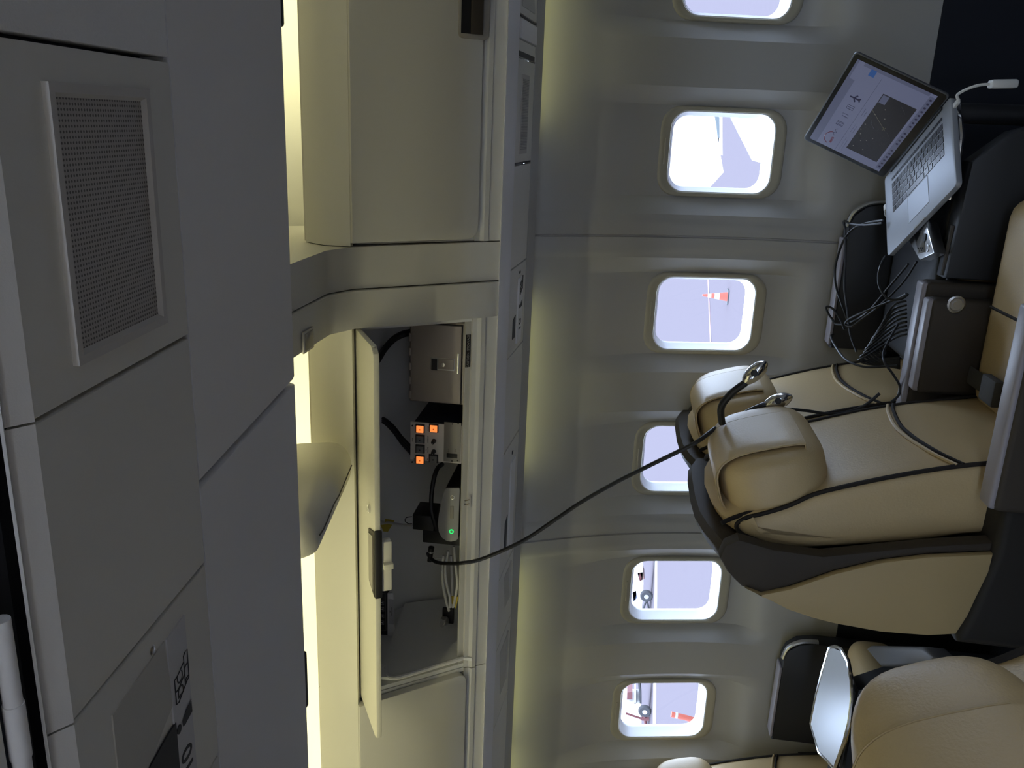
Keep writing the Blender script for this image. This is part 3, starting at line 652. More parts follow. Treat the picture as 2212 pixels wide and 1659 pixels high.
# ------------------------------------------------------------------ seats (local: x forward, y across, z up; origin on the floor below the front of the headrest)
LF = lambda y, u, v: Vector((u, y, v))
def front_x(z):                                                     # front of the backrest at height z
    T = [(.44, .115), (.50, .100), (.588, .087), (.711, .058), (.797, .030), (.884, .0), (.98, -.040), (1.05, -.062), (1.10, -.082)]
    for (z0, x0), (z1, x1) in zip(T, T[1:]):
        if z <= z1: return x0 + (x1 - x0) * (z - z0) / (z1 - z0)
    return T[-1][1]
def make_seat(label, group, loc):
    S = thing('cabin_seat', label, 'seat', loc, group)
    # backrest: sections across the width, rounded at the sides
    front = [(front_x(z), z) for z in (.44, .50, .56, .62, .68, .74, .80, .86, .92, .98, 1.03, 1.07, 1.10)]
    rear = [(-.100, 1.118), (-.122, 1.105), (-.138, 1.06), (-.146, 1.0), (-.143, .94), (-.131, .86), (-.116, .78), (-.100, .70), (-.078, .62), (-.060, .52), (-.05, .44)]
    b = BM(); Lp = []
    for y, fx, rx, tz in [(a_ * q_[0], *q_[1:]) for a_, ks in ((-1, (5, 4, 3, 2, 1)), (1, (0, 1, 2, 3, 4, 5))) for q_ in [((0, .004, 0, .002), (.10, .006, 0, -.006), (.16, .003, 0, -.022), (.200, -.002, .0, -.048), (.211, -.012, .010, -.062), (.214, -.030, .024, -.080))[k] for k in ks]]:
        Lp.append([LF(y, x + fx, z + tz * sst((z - .90) / .17)) for x, z in front] + [LF(y, x + rx, z + tz * sst((z - .90) / .17)) for x, z in rear])
    R = loft(b, Lp); b.faces.new(R[0]); b.faces.new(R[-1][::-1]); bmesh.ops.triangulate(b, faces=[f for f in b.faces if len(f.verts) > 4])
    back = obj('backrest', b, 'leather', S, True, 50)
    for sy in (-1, 1):
        b = BM(); dz_ = lambda z: z - .052 * sst((z - .90) / .17) + .002
        tube(b, smooth_pts([LF(sy * .2025, front_x(z) - .002, dz_(z)) for z in (.46, .56, .66, .76, .86, .92, .98, 1.03, 1.07)] + [LF(sy * .2025, -.084, dz_(1.10)), LF(sy * .2025, -.102, dz_(1.118)), LF(sy * .2025, -.120, dz_(1.106)), LF(sy * .2025, -.134, dz_(1.06))], 4), .0048, 7); obj('piping', b, 'piping', back, True)
    # S-shaped piping across the front
    cv = [(.203, .665), (.141, .681), (.048, .692), (-.018, .690), (-.077, .682), (-.152, .666), (-.203, .641)]
    for dz, m, nm, r in ((0, 'piping', 'cross_piping', .0042), (.012, 'leather', 'cross_seam', .0042)):
        b = BM(); tube(b, smooth_pts([LF(y, front_x(z + dz) + .007 - .006 * (abs(y) > .19), z + dz) for y, z in cv], 5), r, 7); obj(nm, b, m, back, True)
    # headrest pillow and its wrapped leather flap
    ta = math.radians(17); ah = (Vector((math.cos(ta), 0, math.sin(ta))), Vector((0, 1, 0)), Vector((-math.sin(ta), 0, math.cos(ta)))); hc = Vector((-.014, -.012, .990))
    b = BM(); superq(b, hc, (.072, .188, .118), .62, 56, 24, ah, .42); hd = obj('headrest', b, 'leather', S, True, 60)
    b = BM(); pr = []
    for k in range(25):
        a = math.radians(200 - 226 * k / 24)                                    # from behind, over the top, down the front
        pw = lambda v, q: math.copysign(abs(v) ** q, v)
        pr.append((.0745 * pw(math.cos(a), .62), .1205 * pw(math.sin(a), .62)))
    Lp = []
    for y, g in ((-.142, -.002), (-.140, .0005), (-.10, .0015), (-.03, .0015), (.066, .001), (.068, -.002)):
        Lp.append([hc + ah[0] * (u * (1 + g / .08)) + ah[1] * y + ah[2] * (w * (1 + g / .12)) for u, w in pr])
    loft(b, Lp)
    for v in b.verts: pass
    fl = obj('headrest_flap', b, 'leather', hd, True, 50)
    md = fl.modifiers.new('thick', 'SOLIDIFY'); md.thickness = .003; md.offset = 1
    for y in (-.143, .07):
        b = BM(); tube(b, [hc + ah[0] * (u * 1.03) + ah[1] * y + ah[2] * (w * 1.03) for u, w in pr[4:24]], .0014, 6); obj('seam', b, 'leather2', hd, True)
    # lower edge of the flap behind the headrest
    b = BM(); tube(b, smooth_pts([LF(-.205, -.10, 1.10), LF(-.19, -.085, 1.06), LF(-.185, -.065, 1.00), LF(-.19, -.045, .95)], 5), .005, 7); obj('side_piping', b, 'piping', hd, True)
    # seat cushion with a cross seam
    b = BM(); box(b, (.335, 0, .42), (.50, .43, .15), .05, 4); cu = obj('seat_cushion', b, 'leather', S, True, 60)
    b = BM(); tube(b, [LF(y, .33, .4945) for y in (-.18, -.09, 0, .09, .18)], .004, 7); obj('cross_piping', b, 'piping', cu, True)
    # belt
    b = BM(); P = smooth_pts([LF(.20, .16, .505), LF(.12, .16, .502), LF(.05, .17, .512), LF(-.03, .165, .502), LF(-.12, .15, .500)], 5)
    tube(b, P, .022, 8, flat=.12); bt = obj('seat_belt', b, 'strap', S, True)
    b = BM(); box(b, (.17, .03, .520), (.06, .075, .022), .006); obj('buckle', b, 'strap', bt, True)
    # shell behind: back wall and near side panel
    prf = [(-.128, 1.10), (-.132, 1.138), (-.150, 1.147), (-.175, 1.135), (-.215, 1.06), (-.262, .90), (-.275, .76), (-.262, .60), (-.262, .36), (-.20, .36), (-.20, .62), (-.205, .80), (-.19, .95)]
    b = BM(); R = loft(b, [[LF(y, x + (.012 if y in (-.25, .25) and x < -.2 and z > .5 else 0), z - dz * sst((z - .9) / .2)) for x, z in prf] for y, dz in ((-.25, .060), (-.235, .046), (-.20, .034), (-.15, .018), (-.08, .004), (.0, .0), (.12, .0), (.20, .006), (.25, .022))])
    b.faces.new(R[0]); b.faces.new(R[-1][::-1]); bmesh.ops.triangulate(b, faces=[f for f in b.faces if len(f.verts) > 4]); sh = obj('shell', b, 'shell', S, True, 40)
    for sy in (-1, 1):
        o1, o2 = (.228, .260) if sy > 0 else (-.268, -.228)
        rim = [(-.105, 1.07), (-.122, 1.096), (-.150, 1.104), (-.180, 1.086), (-.196, 1.07), (-.212, 1.052), (-.222, 1.012), (-.200, .958), (-.155, .875), (-.120, .789), (-.098, .703), (-.079, .584), (-.060, .584), (-.080, .70), (-.100, .79), (-.125, .90), (-.120, 1.0)]
        b = BM(); prism(b, rim, o1, o2, LF, .006); obj('shell_rim', b, 'shell', sh, True, 40)
        rear = [(-.209, 1.047), (-.228, 1.0), (-.248, .955), (-.261, .905), (-.269, .859), (-.277, .765), (-.274, .674), (-.264, .621), (-.22, .606), (-.184, .599), (-.120, .585), (-.079, .584)]
        b = BM(); prism(b, [(-.079, .584), (-.098, .703), (-.120, .789), (-.155, .875), (-.200, .958), (-.219, 1.012)] + rear[:-1], (-.280 if sy < 0 else .256), (-.262 if sy < 0 else .264), LF, .004); sp_ = obj('side_panel', b, 'leather2', S, True, 40)
        sp_['label'] = 'tan side panel'
    b = BM(); prism(b, [(-.285, .615), (-.262, .622), (-.20, .605), (-.08, .585), (.06, .585), (.10, .30), (.10, .06), (-.24, .06), (-.29, .36)], -.285, .258, LF, .02, 3); obj('base', b, 'basemat', S, True, 40)
    b = BM(); box(b, (.30, 0, .20), (.46, .42, .30), .02); obj('under_frame', b, 'black', S, True)
    # armrests
    for nm, y0, y1, x0, x1 in (('armrest', -.305, -.242, .02, .42), ('armrest', .212, .266, .10, .335)):
        b = BM(); box(b, ((x0 + x1) / 2, (y0 + y1) / 2, .44), (x1 - x0, y1 - y0, .345), .012, 3); ar = obj(nm, b, 'shell', S, True)
        b = BM(); box(b, ((x0 + x1) / 2, (y0 + y1) / 2, .612), (x1 - x0 - .006, y1 - y0 - .012, .018), .007, 3); obj('arm_pad', b, 'armtop', ar, True)
    b = BM(); lathe(b, (.325, .212, .560), (0, -1, 0), [(.021, 0), (.021, .003), (.017, .005), (.014, .001), (.009, .001), (.008, .004)], 22); obj('recline_button', b, 'satin', S, True)
    return S
SG = 'beige leather cabin seats'
sB = make_seat('beige leather aisle seat with gooseneck lamps, in the middle of the photo', SG, (-.70, 1.925, 0))
sA = copy_tree(sB); sA.location = (-.755, 2.500, 0); sA['label'] = 'beige leather window seat beside the third and fourth windows, behind the aisle seat'
sD = copy_tree(sB); sD.location = (-2.215, 2.500, 0); sD['label'] = 'beige leather window seat partly cut off at the bottom edge, one row aft'
sE = copy_tree(sB); sE.location = (-2.26, 1.925, 0); sE['label'] = 'beige leather aisle seat one row aft, beside the chrome edged table'
sC = copy_tree(sB); sC.location = (-.535, .625, 0); sC['label'] = 'large beige leather seat across the aisle, headrest filling the lower right corner'
for w in (sA, sD):                                                  # window seats have the wall console instead of a second armrest
    arms = [c for c in w.children if c.name.startswith('armrest')] or [c for c in bpy.data.objects if c.parent == w and c.name.startswith('armrest')]
    far = max(arms, key=lambda c: max(v[1] for v in c.bound_box))
    for ch in [q for q in bpy.data.objects if q.parent == far]: bpy.data.objects.remove(ch)
    bpy.data.objects.remove(far)
    for ch in [q for q in bpy.data.objects if q.parent == w and q.name.startswith('recline')]: bpy.data.objects.remove(ch)
sC.location.z = -.055
for ch in [q for q in bpy.data.objects if q.parent == sC and q.name.startswith('headrest')]: ch.scale.z = .74; ch.location.z = 1.0165 + .055 - .74 * .99
for ch in [q for q in bpy.data.objects if q.parent == sC and q.name.startswith('backrest')]: ch.location += Vector((.06, .01, .03))
for ch in [q for q in bpy.data.objects if q.parent == sC and q.name.split('.')[0] in ('shell', 'side_panel')]:
    for g_ in [q for q in bpy.data.objects if q.parent == ch]: bpy.data.objects.remove(g_)
    bpy.data.objects.remove(ch)
# gooseneck reading lamps on the aisle seat
def lamp(P, head, hd):
    b = BM(); tube(b, smooth_pts(P, 6), .0085, 10); n = obj('gooseneck', b, 'rubber', sB)
    c = Vector(head); d = Vector(hd).normalized()
    b = BM(); lathe(b, c - d * .035, d, [(.006, 0), (.012, .006), (.017, .02), (.0185, .036), (.016, .052), (.009, .064), (.003, .069)], 20); h = obj('lamp_head', b, 'chrome', n)
    x, y, z = ax3(d, (0, 1, 0)); k = (CAM - c).normalized(); k = (k - d * k.dot(d)).normalized()
    b = BM(); lathe(b, c + k * .0145 - d * .002, k, [(.008, 0), (.008, .004), (.005, .005)], 14); obj('lamp_switch', b, 'black', h)
lamp([atY(1560, 915, 1.98), atY(1558, 880, 1.97), atY(1580, 850, 1.96), atY(1606, 830, 1.95), atY(1614, 824, 1.95)], atY(1632, 804, 1.95), atY(1652, 787, 1.95) - atY(1612, 823, 1.95))
lamp([atY(1600, 900, 2.1), atY(1620, 889, 2.09), atY(1645, 878, 2.08), atY(1655, 875, 2.08)], atY(1682, 866, 2.08), atY(1708, 858, 2.08) - atY(1655, 876, 2.08))

# ------------------------------------------------------------------ side ledges along the wall
def ledge(x0, x1, lab, ztop):
    o = thing('side_console', lab, 'console', ((x0 + x1) / 2, 2.70, 0), 'dark consoles along the wall')
    b = BM(); prism(b, [(x0, .0), (x1, .0), (x1, ztop - .10), (x1 - .012, ztop - .045), (x1 - .04, ztop - .012), (x1 - .075, ztop), (x0, ztop)], 2.722, 2.79, fY, .010); obj('body', b, 'black', o)
    b = BM(); box(b, ((x0 + x1 - .10) / 2, 2.755, ztop + .003), (x1 - x0 - .12, .06, .010), .004); obj('top_pad', b, 'armtop', o)
    pts = [Vector((x1 + .002, 2.735, ztop - .11)), Vector((x1 - .004, 2.735, ztop - .055)), Vector((x1 - .032, 2.735, ztop - .013)), Vector((x1 - .075, 2.735, ztop + .001))]
    b = BM(); tube(b, smooth_pts(pts, 5), .011, 8, flat=.6); obj('end_trim', b, 'satin', o)
ledge(-.64, -.19, 'dark wall console beside the window seat, cables draped over it', .688)
ledge(-2.10, -1.69, 'dark wall console at the lower edge of the photo, beside the chrome edged table', .688)

# ------------------------------------------------------------------ centre consoles with fold-out tables
o = thing('centre_console', 'tall black console between the seats, below the laptop table', 'console', (-.16, 2.225, 0))
b = BM(); prism(b, [(-.325, 0), (-.325, .572), (-.05, .560), (.02, .48), (.06, .36), (.08, 0)], 2.202, 2.272, fY, .008); obj('body', b, 'black', o)
b = BM(); tube(b, [(-.32, 2.225, .571), (-.20, 2.225, .568)], .006, 8); obj('top_trim', b, 'shell', o)
o = thing('centre_console', 'black console under the chrome rimmed table, one row aft', 'console', (-1.6, 2.225, 0))
b = BM(); prism(b, [(-1.82, 0), (-1.82, .600), (-1.50, .600), (-1.455, .52), (-1.44, .36), (-1.43, 0)], 2.202, 2.272, fY, .008); obj('body', b, 'black', o)
b = BM(); tube(b, [(-1.80, 2.225, .600), (-1.52, 2.225, .600)], .005, 8); obj('top_trim', b, 'shell', o)
for c_ in (o, bpy.data.objects['centre_console']): c_['group'] = 'black consoles between the seats'
def table(lab, pts, z, ped=None, zb=0.):
    c = sum((Vector(p) for p in pts), Vector()) / len(pts)
    if ped: c = Vector((*ped, 0))
    o = thing('cocktail_table', lab, 'table', (c.x, c.y, 0), 'cocktail tables between the seats')
    P = [(p[0], p[1]) for p in pts]
    b = BM(); prism(b, P, z - .010, z - .001, fZ); obj('table_top', b, 'tabletop', o)
    b = BM(); tube(b, [Vector((p[0], p[1], z - .004)) for p in pts], .0065, 8, closed=True); obj('rim', b, 'chrome', o)
    b = BM(); lathe(b, (c.x, c.y, 0), (0, 0, 1), [(.034, zb), (.034, zb + .01), (.024, zb + .016), (.024, z - .012)], 16); obj('pedestal', b, 'black', o)
    return o
tz = .635
tp = [(1790, 1399), (1801, 1397), (1815, 1403), (1829, 1428), (1837, 1470), (1838, 1510), (1832, 1560), (1822, 1600), (1801, 1659), (1768, 1626), (1750, 1563), (1762, 1500), (1775, 1450)]
tpts = [atZ(x, y, tz) for x, y in tp]
table('bright chrome rimmed table beside the near headrest in the lower part of the photo', tpts, tz, (-1.66, 2.237), .602)
sh = Vector((1.57, 0, 0))
table('table under the laptop, its rounded chrome end showing below the screen', [Vector((max(p.x + 1.57, -.14), p.y, 0)) for p in [atZ(x, y, .60) for x, y in tp[:-5]]] + [Vector((-.14, 2.36, 0)), Vector((-.12, 2.50, 0)), Vector((-.02, 2.55, 0))], .582, (.06, 2.33))
# footrest pads seen past the table
for nm, px, z, lab in (('leg_rest', [(1868, 1402), (1878, 1394), (1990, 1396), (2014, 1420), (2005, 1440), (1900, 1440)], .46, 'pale padded leg rest behind the chrome rimmed table'),):
    P = [atZ(x, y, z) for x, y in px]; c = sum(P, Vector()) / len(P)
    o = thing(nm, lab, 'leg rest', (c.x, c.y, 0))
    b = BM(); prism(b, [(p.x, p.y) for p in P], z - .07, z, fZ, .012, 3); obj('pad', b, 'pad', o)
    b = BM(); box(b, (c.x, c.y, (z - .07) / 2), (.04, .04, z - .07)); obj('support', b, 'black', o)

# made-up black case, added to darken the window seat under the cables
o = thing('added_dark_case', 'made-up flat black case, added to darken the window seat under the cables', 'case', (-.36, 2.49, .50))
b = BM(); box(b, (-.345, 2.495, .532), (.50, .39, .058), .018, 3); obj('case_body', b, 'black', o)
b = BM(); tube(b, smooth_pts([(-.40, 2.30, .53), (-.40, 2.285, .535), (-.30, 2.285, .535), (-.30, 2.30, .53)], 5), .006, 8); obj('handle', b, 'rubber', o)

# ------------------------------------------------------------------ laptop
LP = Vector((-.107, 2.381, .620)); LX = Vector((.587, -.801, -.121)); LY = Vector((.807, .591, .0)); LZ = Vector((.071, -.098, .993))
lap = thing('laptop', 'open silver laptop showing a flight map, on the table by the wall', 'laptop', LP)
w_, d_ = .359, .247
def fl(h, u, v): return LP + LX * u + LY * v + LZ * h
b = BM(); prism(b, rrect(w_ / 2, d_ / 2, .012), -.014, 0, lambda h, u, v: fl(h, u, v), .0015); base_ = obj('base', b, 'alu', lap)
b = BM(); keys = BM()
kw, kd = .274 / 14.5, .0185
for r in range(6):
    n = [14, 14, 14, 13, 12, 10][r]; yy = d_ / 2 - .036 - r * .0186 - (.0 if r else -.003); hh = .0155 if r else .008
    widths = {1: [1] * 13 + [1.5], 2: [1.5] + [1] * 13, 3: [1.8] + [1] * 11 + [1.7], 4: [2.25] + [1] * 10 + [2.25], 5: [1, 1, 1, 1.25, 5, 1.25, 1, 1, 1, 1], 0: [14.5 / 14] * 14}[r]
    x = -.137
    for wd in widths:
        box(keys, fl(.0006, x + wd * kw / 2, yy), (wd * kw - .0032, hh, .0012), .0004, 1, axes=(LX, LY, LZ)); x += wd * kw
obj('keyboard', keys, 'key', base_)
b = BM(); box(b, fl(.0002, 0, -.055), (.106, .077, .0006), axes=(LX, LY, LZ)); tp_ = obj('trackpad', b, 'alu', base_)
b = BM(); tube(b, [fl(.0004, u, v - .055) for u, v in rrect(.053, .0385, .002, 2)], .0005, 5, closed=True); obj('trackpad_edge', b, 'louvre', tp_)
b = BM(); box(b, fl(.001, 0, d_ / 2 - .004), (.28, .010, .007), .003, axes=(LX, LY, LZ)); obj('hinge', b, 'black', base_)
b = BM(); box(b, fl(-.001, 0, -d_ / 2 + .001), (.055, .004, .003), axes=(LX, LY, LZ)); obj('thumb_notch', b, 'louvre', base_)
th = math.radians(66.6); SV = LY * math.cos(th) + LZ * math.sin(th); SN = LX.cross(SV)            # up the screen, out of the screen
S0 = LP + LY * (d_ / 2) + LZ * .002
def fs_(h, u, v): return S0 + LX * u + SV * v + SN * h
b = BM(); prism(b, [(u, v + d_ / 2) for u, v in rrect(w_ / 2, d_ / 2, .010)], -.006, 0, fs_, .001); lid = obj('lid', b, 'lidedge', lap)
b = BM(); prism(b, [(u, v + d_ / 2) for u, v in rrect(w_ / 2 - .003, d_ / 2 - .003, .009)], 0, .0006, fs_); obj('bezel', b, 'bezel', lid)
def emat(n, c, s=1.): return mat(n, (.02, .02, .03), .25, emit=c, estr=s)
MT['scr'] = emat('screen_page', (.082, .092, .152)); MT['scr2'] = emat('screen_bar', (.055, .062, .105)); MT['map'] = emat('screen_map', (.006, .006, .007)); MT['scrink'] = emat('screen_ink', (.012, .012, .03)); MT['scrred'] = emat('screen_red', (.07, .012, .018)); MT['scrblue'] = emat('screen_blue', (.012, .05, .17)); MT['mapline'] = emat('screen_map_line', (.05, .05, .035)); MT['dot'] = emat('screen_dot', (.10, .10, .10)); MT['road'] = emat('screen_road', (.014, .014, .02))
X0, X1, V0, V1 = -w_ / 2 + .016, w_ / 2 - .016, .022, d_ - .014
def scr(name, m, u0, v0, u1, v1, h, parent):                         # u right, v down, both 0..1 of the screen
    b = BM(); f = lambda u, v: fs_(h, X0 + (X1 - X0) * u, V1 - (V1 - V0) * v); quad(b, [f(u0, v0), f(u1, v0), f(u1, v1), f(u0, v1)]); return obj(name, b, m, parent, smooth=0)
fsu = lambda u, v, h=.0013: fs_(h, X0 + (X1 - X0) * u, V1 - (V1 - V0) * v)
sc_ = scr('screen', 'scr', 0, 0, 1, 1, .0009, lid); sc_['label'] = 'lit screen with a web page'
scr('menu_bar', 'scr2', 0, 0, 1, .03, .0011, lid); scr('toolbar', 'scr2', 0, .03, .80, .10, .0011, lid); scr('sidebar_button', 'scrblue', .90, .20, .97, .27, .0012, lid)
scr('side_panel', 'scr2', .965, .10, 1, .92, .0011, lid); scr('map', 'map', .09, .47, .80, .90, .0011, lid); scr('dock', 'scr2', .03, .93, .97, 1., .0011, lid)
scr('map_legend', 'scr2', .70, .48, .79, .56, .0012, lid)
text('logo_text', 'aero', .013, fsu(.10, .25), LX, SV, 'scrred', lid, .0003)
b = BM(); tube(b, [fsu(.12 + .075 * math.cos(a), .24 - .09 * math.sin(a)) for a in (math.radians(15 + 14 * k) for k in range(12))], .0009, 6); obj('logo_arc', b, 'scrred', lid)
b = BM(); tube(b, [fsu(.16, .25), fsu(.19, .22), fsu(.20, .26), fsu(.23, .22), fsu(.25, .25)], .0005, 5); obj('logo_stroke', b, 'scrink', lid)
b = BM(); cx_ = .635
for q in ([(cx_, .155), (cx_, .285)], [(cx_ - .035, .235), (cx_, .205), (cx_ + .035, .235)], [(cx_ - .016, .285), (cx_, .27), (cx_ + .016, .285)]): tube(b, [fsu(*p) for p in q], .0021, 6)
obj('airplane_icon', b, 'scrink', lid)
b = BM()
for cx_, kind in ((.315, 'f'), (.42, 'm'), (.525, 'b')):
    if kind == 'm': Ls = [[(cx_ - .012, .27), (cx_ - .012, .20), (cx_ + .018, .19), (cx_ + .018, .26)], [(cx_ - .02, .272), (cx_ - .012, .272)], [(cx_ + .010, .262), (cx_ + .018, .262)]]
    else: Ls = [[(cx_ - .022, .19), (cx_ + .022, .19), (cx_ + .022, .275), (cx_ - .022, .275), (cx_ - .022, .19)], [(cx_ - .010, .19), (cx_ - .010, .275)] if kind == 'f' else [(cx_, .19), (cx_, .275)], [(cx_ + .010, .19), (cx_ + .010, .275)] if kind == 'f' else [(cx_ - .02, .23), (cx_ - .02, .24)]]
    for l in Ls: tube(b, [fsu(*p) for p in l], .0006, 5)
for r, (u0, u1) in enumerate(((.02, .20), (.28, .40), (.50, .58))): tube(b, [fsu(u0, .40), fsu(u1, .40)], .0005, 5); tube(b, [fsu(u0, .43), fsu(u1 - .03, .43)], .0005, 5)
tube(b, [fsu(0, .36), fsu(.93, .36)], .0003, 4); obj('page_icons', b, 'scrink', lid)
b = BM(); tube(b, [fsu(.60, .475), fsu(.47, .72)], .0006, 5)
for q in ([(.455, .745), (.485, .70)], [(.45, .715), (.49, .735)]): tube(b, [fsu(*p) for p in q], .0008, 5)
obj('map_route', b, 'mapline', lid)
b = BM(); random.seed(4)
for k in range(11):
    u, v = random.uniform(.12, .7), random.uniform(.5, .85); tube(b, smooth_pts([fsu(u, v), fsu(min(.79, u + random.uniform(-.02, .06)), min(.89, v + .03)), fsu(min(.79, u + random.uniform(.02, .12)), max(.48, min(.89, v + random.uniform(-.08, .08))))], 4), .0003, 4)
obj('map_roads', b, 'road', lid)
b = BM()
for u, v in ((.15, .53), (.155, .66), (.24, .57), (.27, .63), (.31, .52), (.36, .49), (.43, .47 + .03), (.57, .53), (.66, .60), (.57, .66), (.32, .68)): lathe(b, fsu(u, v), SN, [(.0016, -.0002), (.0016, .0001)], 8)
obj('map_dots', b, 'dot', lid)
b = BM(); random.seed(5)
for k in range(20):
    if k in (6, 11): continue
    lathe(b, fsu(.06 + .046 * k, .965), SN, [(.0034, -.0002), (.0034, .0001)], 10)
obj('dock_icons', b, 'scrink', lid)
# network adapter hanging from the laptop by its cable
o = thing('network_adapter', 'white network adapter dangling from the laptop on its short cable', 'adapter', atY(2165, 182, 2.26))
A0 = fl(-.006, w_ / 2 + .001, d_ / 2 - .03); A1 = atY(2137, 182, 2.26); A2 = atY(2196, 181, 2.26)
b = BM(); tube(b, smooth_pts([A0 + LX * .022, atY(2068, 205, 2.28), atY(2090, 192, 2.27), atY(2115, 184, 2.26), A1], 6), .0034, 8); obj('lead', b, 'white', o)
b = BM(); box(b, A0 + LX * .011, (.024, .013, .008), .003, axes=(LX, LY, LZ)); obj('plug', b, 'white', o)
dv = (A2 - A1).normalized(); xa, ya, za = ax3(dv, (1, 0, 0))
b = BM(); box(b, (A1 + A2) / 2, (.034, .020, (A2 - A1).length), .006, axes=(xa, ya, dv)); obj('body', b, 'white', o)
# power lead on the far side
P = fl(-.006, -w_ / 2 - .004, .035)
o = thing('power_lead', 'white power plug and lead at the far edge of the laptop', 'cable', P)
b = BM(); box(b, P - LX * .006, (.012, .018, .010), .002, axes=(LX, LY, LZ)); obj('plug', b, 'white', o)
b = BM(); tube(b, smooth_pts([P - LX * .010 - LY * .005, P - LX * .018 - LY * .018 - LZ * .004, P - LX * .012 - LY * .03 - LZ * .02, P - LX * .0 - LY * .04 - LZ * .05], 5), .0022, 7); obj('lead', b, 'white', o)

# silver control unit in front of the laptop
o = thing('seat_control_unit', 'shiny silver seat control unit with buttons, under the front of the laptop', 'control unit', atZ(1985, 530, .60))
zc = .605
q = [atZ(1958, 512, zc), atZ(1986, 562, zc), atZ(2019, 547, zc - .002), atZ(2000, 480, zc), atZ(1985, 470, zc)]
b = BM(); prism(b, [(p.x, p.y) for p in q], zc - .030, zc, fZ, .003); cb = obj('body', b, 'satin', o)
f4 = lambda px, py: atZ(px, py, zc + .0008)
b = BM(); prism(b, [(p.x, p.y) for p in (f4(1975, 505), f4(1984, 548), f4(1999, 545), f4(1994, 500))], zc, zc + .0015, fZ); fp_ = obj('keypad', b, 'chrome', cb)
b = BM()
for x, y in ((1984, 537), (1988, 536), (1992, 536), (1986, 542), (1990, 541)): lathe(b, atZ(x, y, zc + .0015), (0, 0, 1), [(.0025, 0), (.0025, .0008)], 8)
obj('key_marks', b, 'black', fp_)
for x, y, m in ((1999, 513, 'black'), (2005, 536, 'satin')):
    b = BM(); lathe(b, atZ(x, y, zc), (0, 0, 1), [(.010, 0), (.010, .003), (.006, .004)], 16); obj('control_button', b, m, cb)

# ------------------------------------------------------------------ cables
def cable(lab, pts, r=.0032, m='rubber', n=7, name='cable', grp='black cables by the laptop'):
    b = BM(); tube(b, smooth_pts(pts, n), r, 8); return tag(obj(name, b, m), lab, 'cable', grp)
G = None
cable('long black cable strung from the open bin down to the aisle seat headrest', [atY(924, 1196, 2.20), atY(930, 1206, 2.17), atY(945, 1215, 2.14), atY(970, 1217, 2.10), atY(1000, 1216, 2.066), (atY(1045, 1206, 2.07)), atY(1130, 1168, 2.05), atY(1200, 1122, 2.03), atY(1260, 1082, 2.01), atY(1330, 1042, 1.99), atY(1400, 1007, 1.97), atY(1480, 968, 1.95), atY(1512, 950, 1.945), atY(1545, 925, 1.99)], .0052, grp=None)
def pz(l): return [atY(x, y, Y) if Y > 1.2 else atZ(x, y, Y) for x, y, Y in l]
cable('black cable hanging down past the lamp between the two seats', pz([(1640, 893, 2.16), (1690, 884, 2.17), (1740, 887, 2.18), (1800, 894, 2.19), (1860, 880, 2.21), (1900, 850, 2.22)]), .004, grp=None)
cable('black cable running from the near laptop corner over the armrests', pz([(1915, 552, .60), (1908, 560, 2.40), (1898, 590, 2.40), (1900, 620, 2.38), (1918, 645, 2.36), (1945, 646, 2.34), (1962, 635, 2.33)]))
cable('black cable looping from the laptop over the wall console, outermost', pz([(1908, 476, 2.50), (1880, 480, 2.55), (1850, 490, 2.60), (1828, 510, 2.62), (1814, 540, 2.63), (1804, 580, 2.63), (1806, 620, 2.62), (1818, 655, 2.60), (1830, 690, 2.58)]))
cable('black cable hugging the console edge, inner of the two', pz([(1905, 482, 2.50), (1870, 486, 2.56), (1840, 484, 2.62), (1823, 478, 2.64), (1826, 500, 2.63), (1826, 560, 2.60), (1824, 620, 2.58), (1830, 670, 2.56), (1836, 720, 2.54), (1850, 760, 2.5)]))
cable('black cable with a hanging loop over the console edge', pz([(1962, 570, 2.36), (1920, 620, 2.42), (1880, 668, 2.48), (1850, 690, 2.54), (1825, 700, 2.58), (1806, 700, 2.61), (1798, 690, 2.62), (1788, 675, 2.62), (1785, 662, 2.62), (1800, 668, 2.61), (1815, 690, 2.59), (1824, 712, 2.57)]))
cable('black cable crossing from the control unit to the seat back', pz([(1980, 565, 2.34), (1950, 610, 2.38), (1900, 660, 2.44), (1860, 690, 2.5), (1840, 705, 2.52), (1826, 700, 2.54), (1836, 688, 2.52), (1870, 672, 2.46), (1930, 648, 2.40), (1958, 634, 2.35)]))
cable('black cable drooping across the window seat front', pz([(1800, 722, 2.60), (1795, 728, 2.58), (1806, 750, 2.5), (1825, 775, 2.42), (1850, 788, 2.37), (1880, 793, 2.34), (1938, 790, 2.30)]))
cable('black cable curling off the armrest down beside the aisle seat', pz([(1940, 700, 2.33), (1918, 740, 2.30), (1908, 765, 2.28), (1912, 785, 2.25), (1930, 810, 2.24), (1944, 835, 2.23), (1940, 855, 2.22), (1925, 868, 2.215)]))
random.seed(11)
for k in range(9):
    y0 = 640 + 9 * k; xw = 1905 - 5 * k
    cable('loop of the black cable coil lying between seat and armrest', pz([(1958, y0 + 10, 2.335), (1930, y0 + 20, 2.35 + .004 * k), (xw, y0 + 60, 2.38), (xw - 6 - random.uniform(0, 8), 730 + 6 * k, 2.40), (xw + 8, 762 + 3 * k, 2.385), (1900 + 2 * k, 775 + 2 * k, 2.36), (1944, 772 + 3 * k, 2.335)]), .0028 + .0004 * (k % 2), grp='coiled black cable')

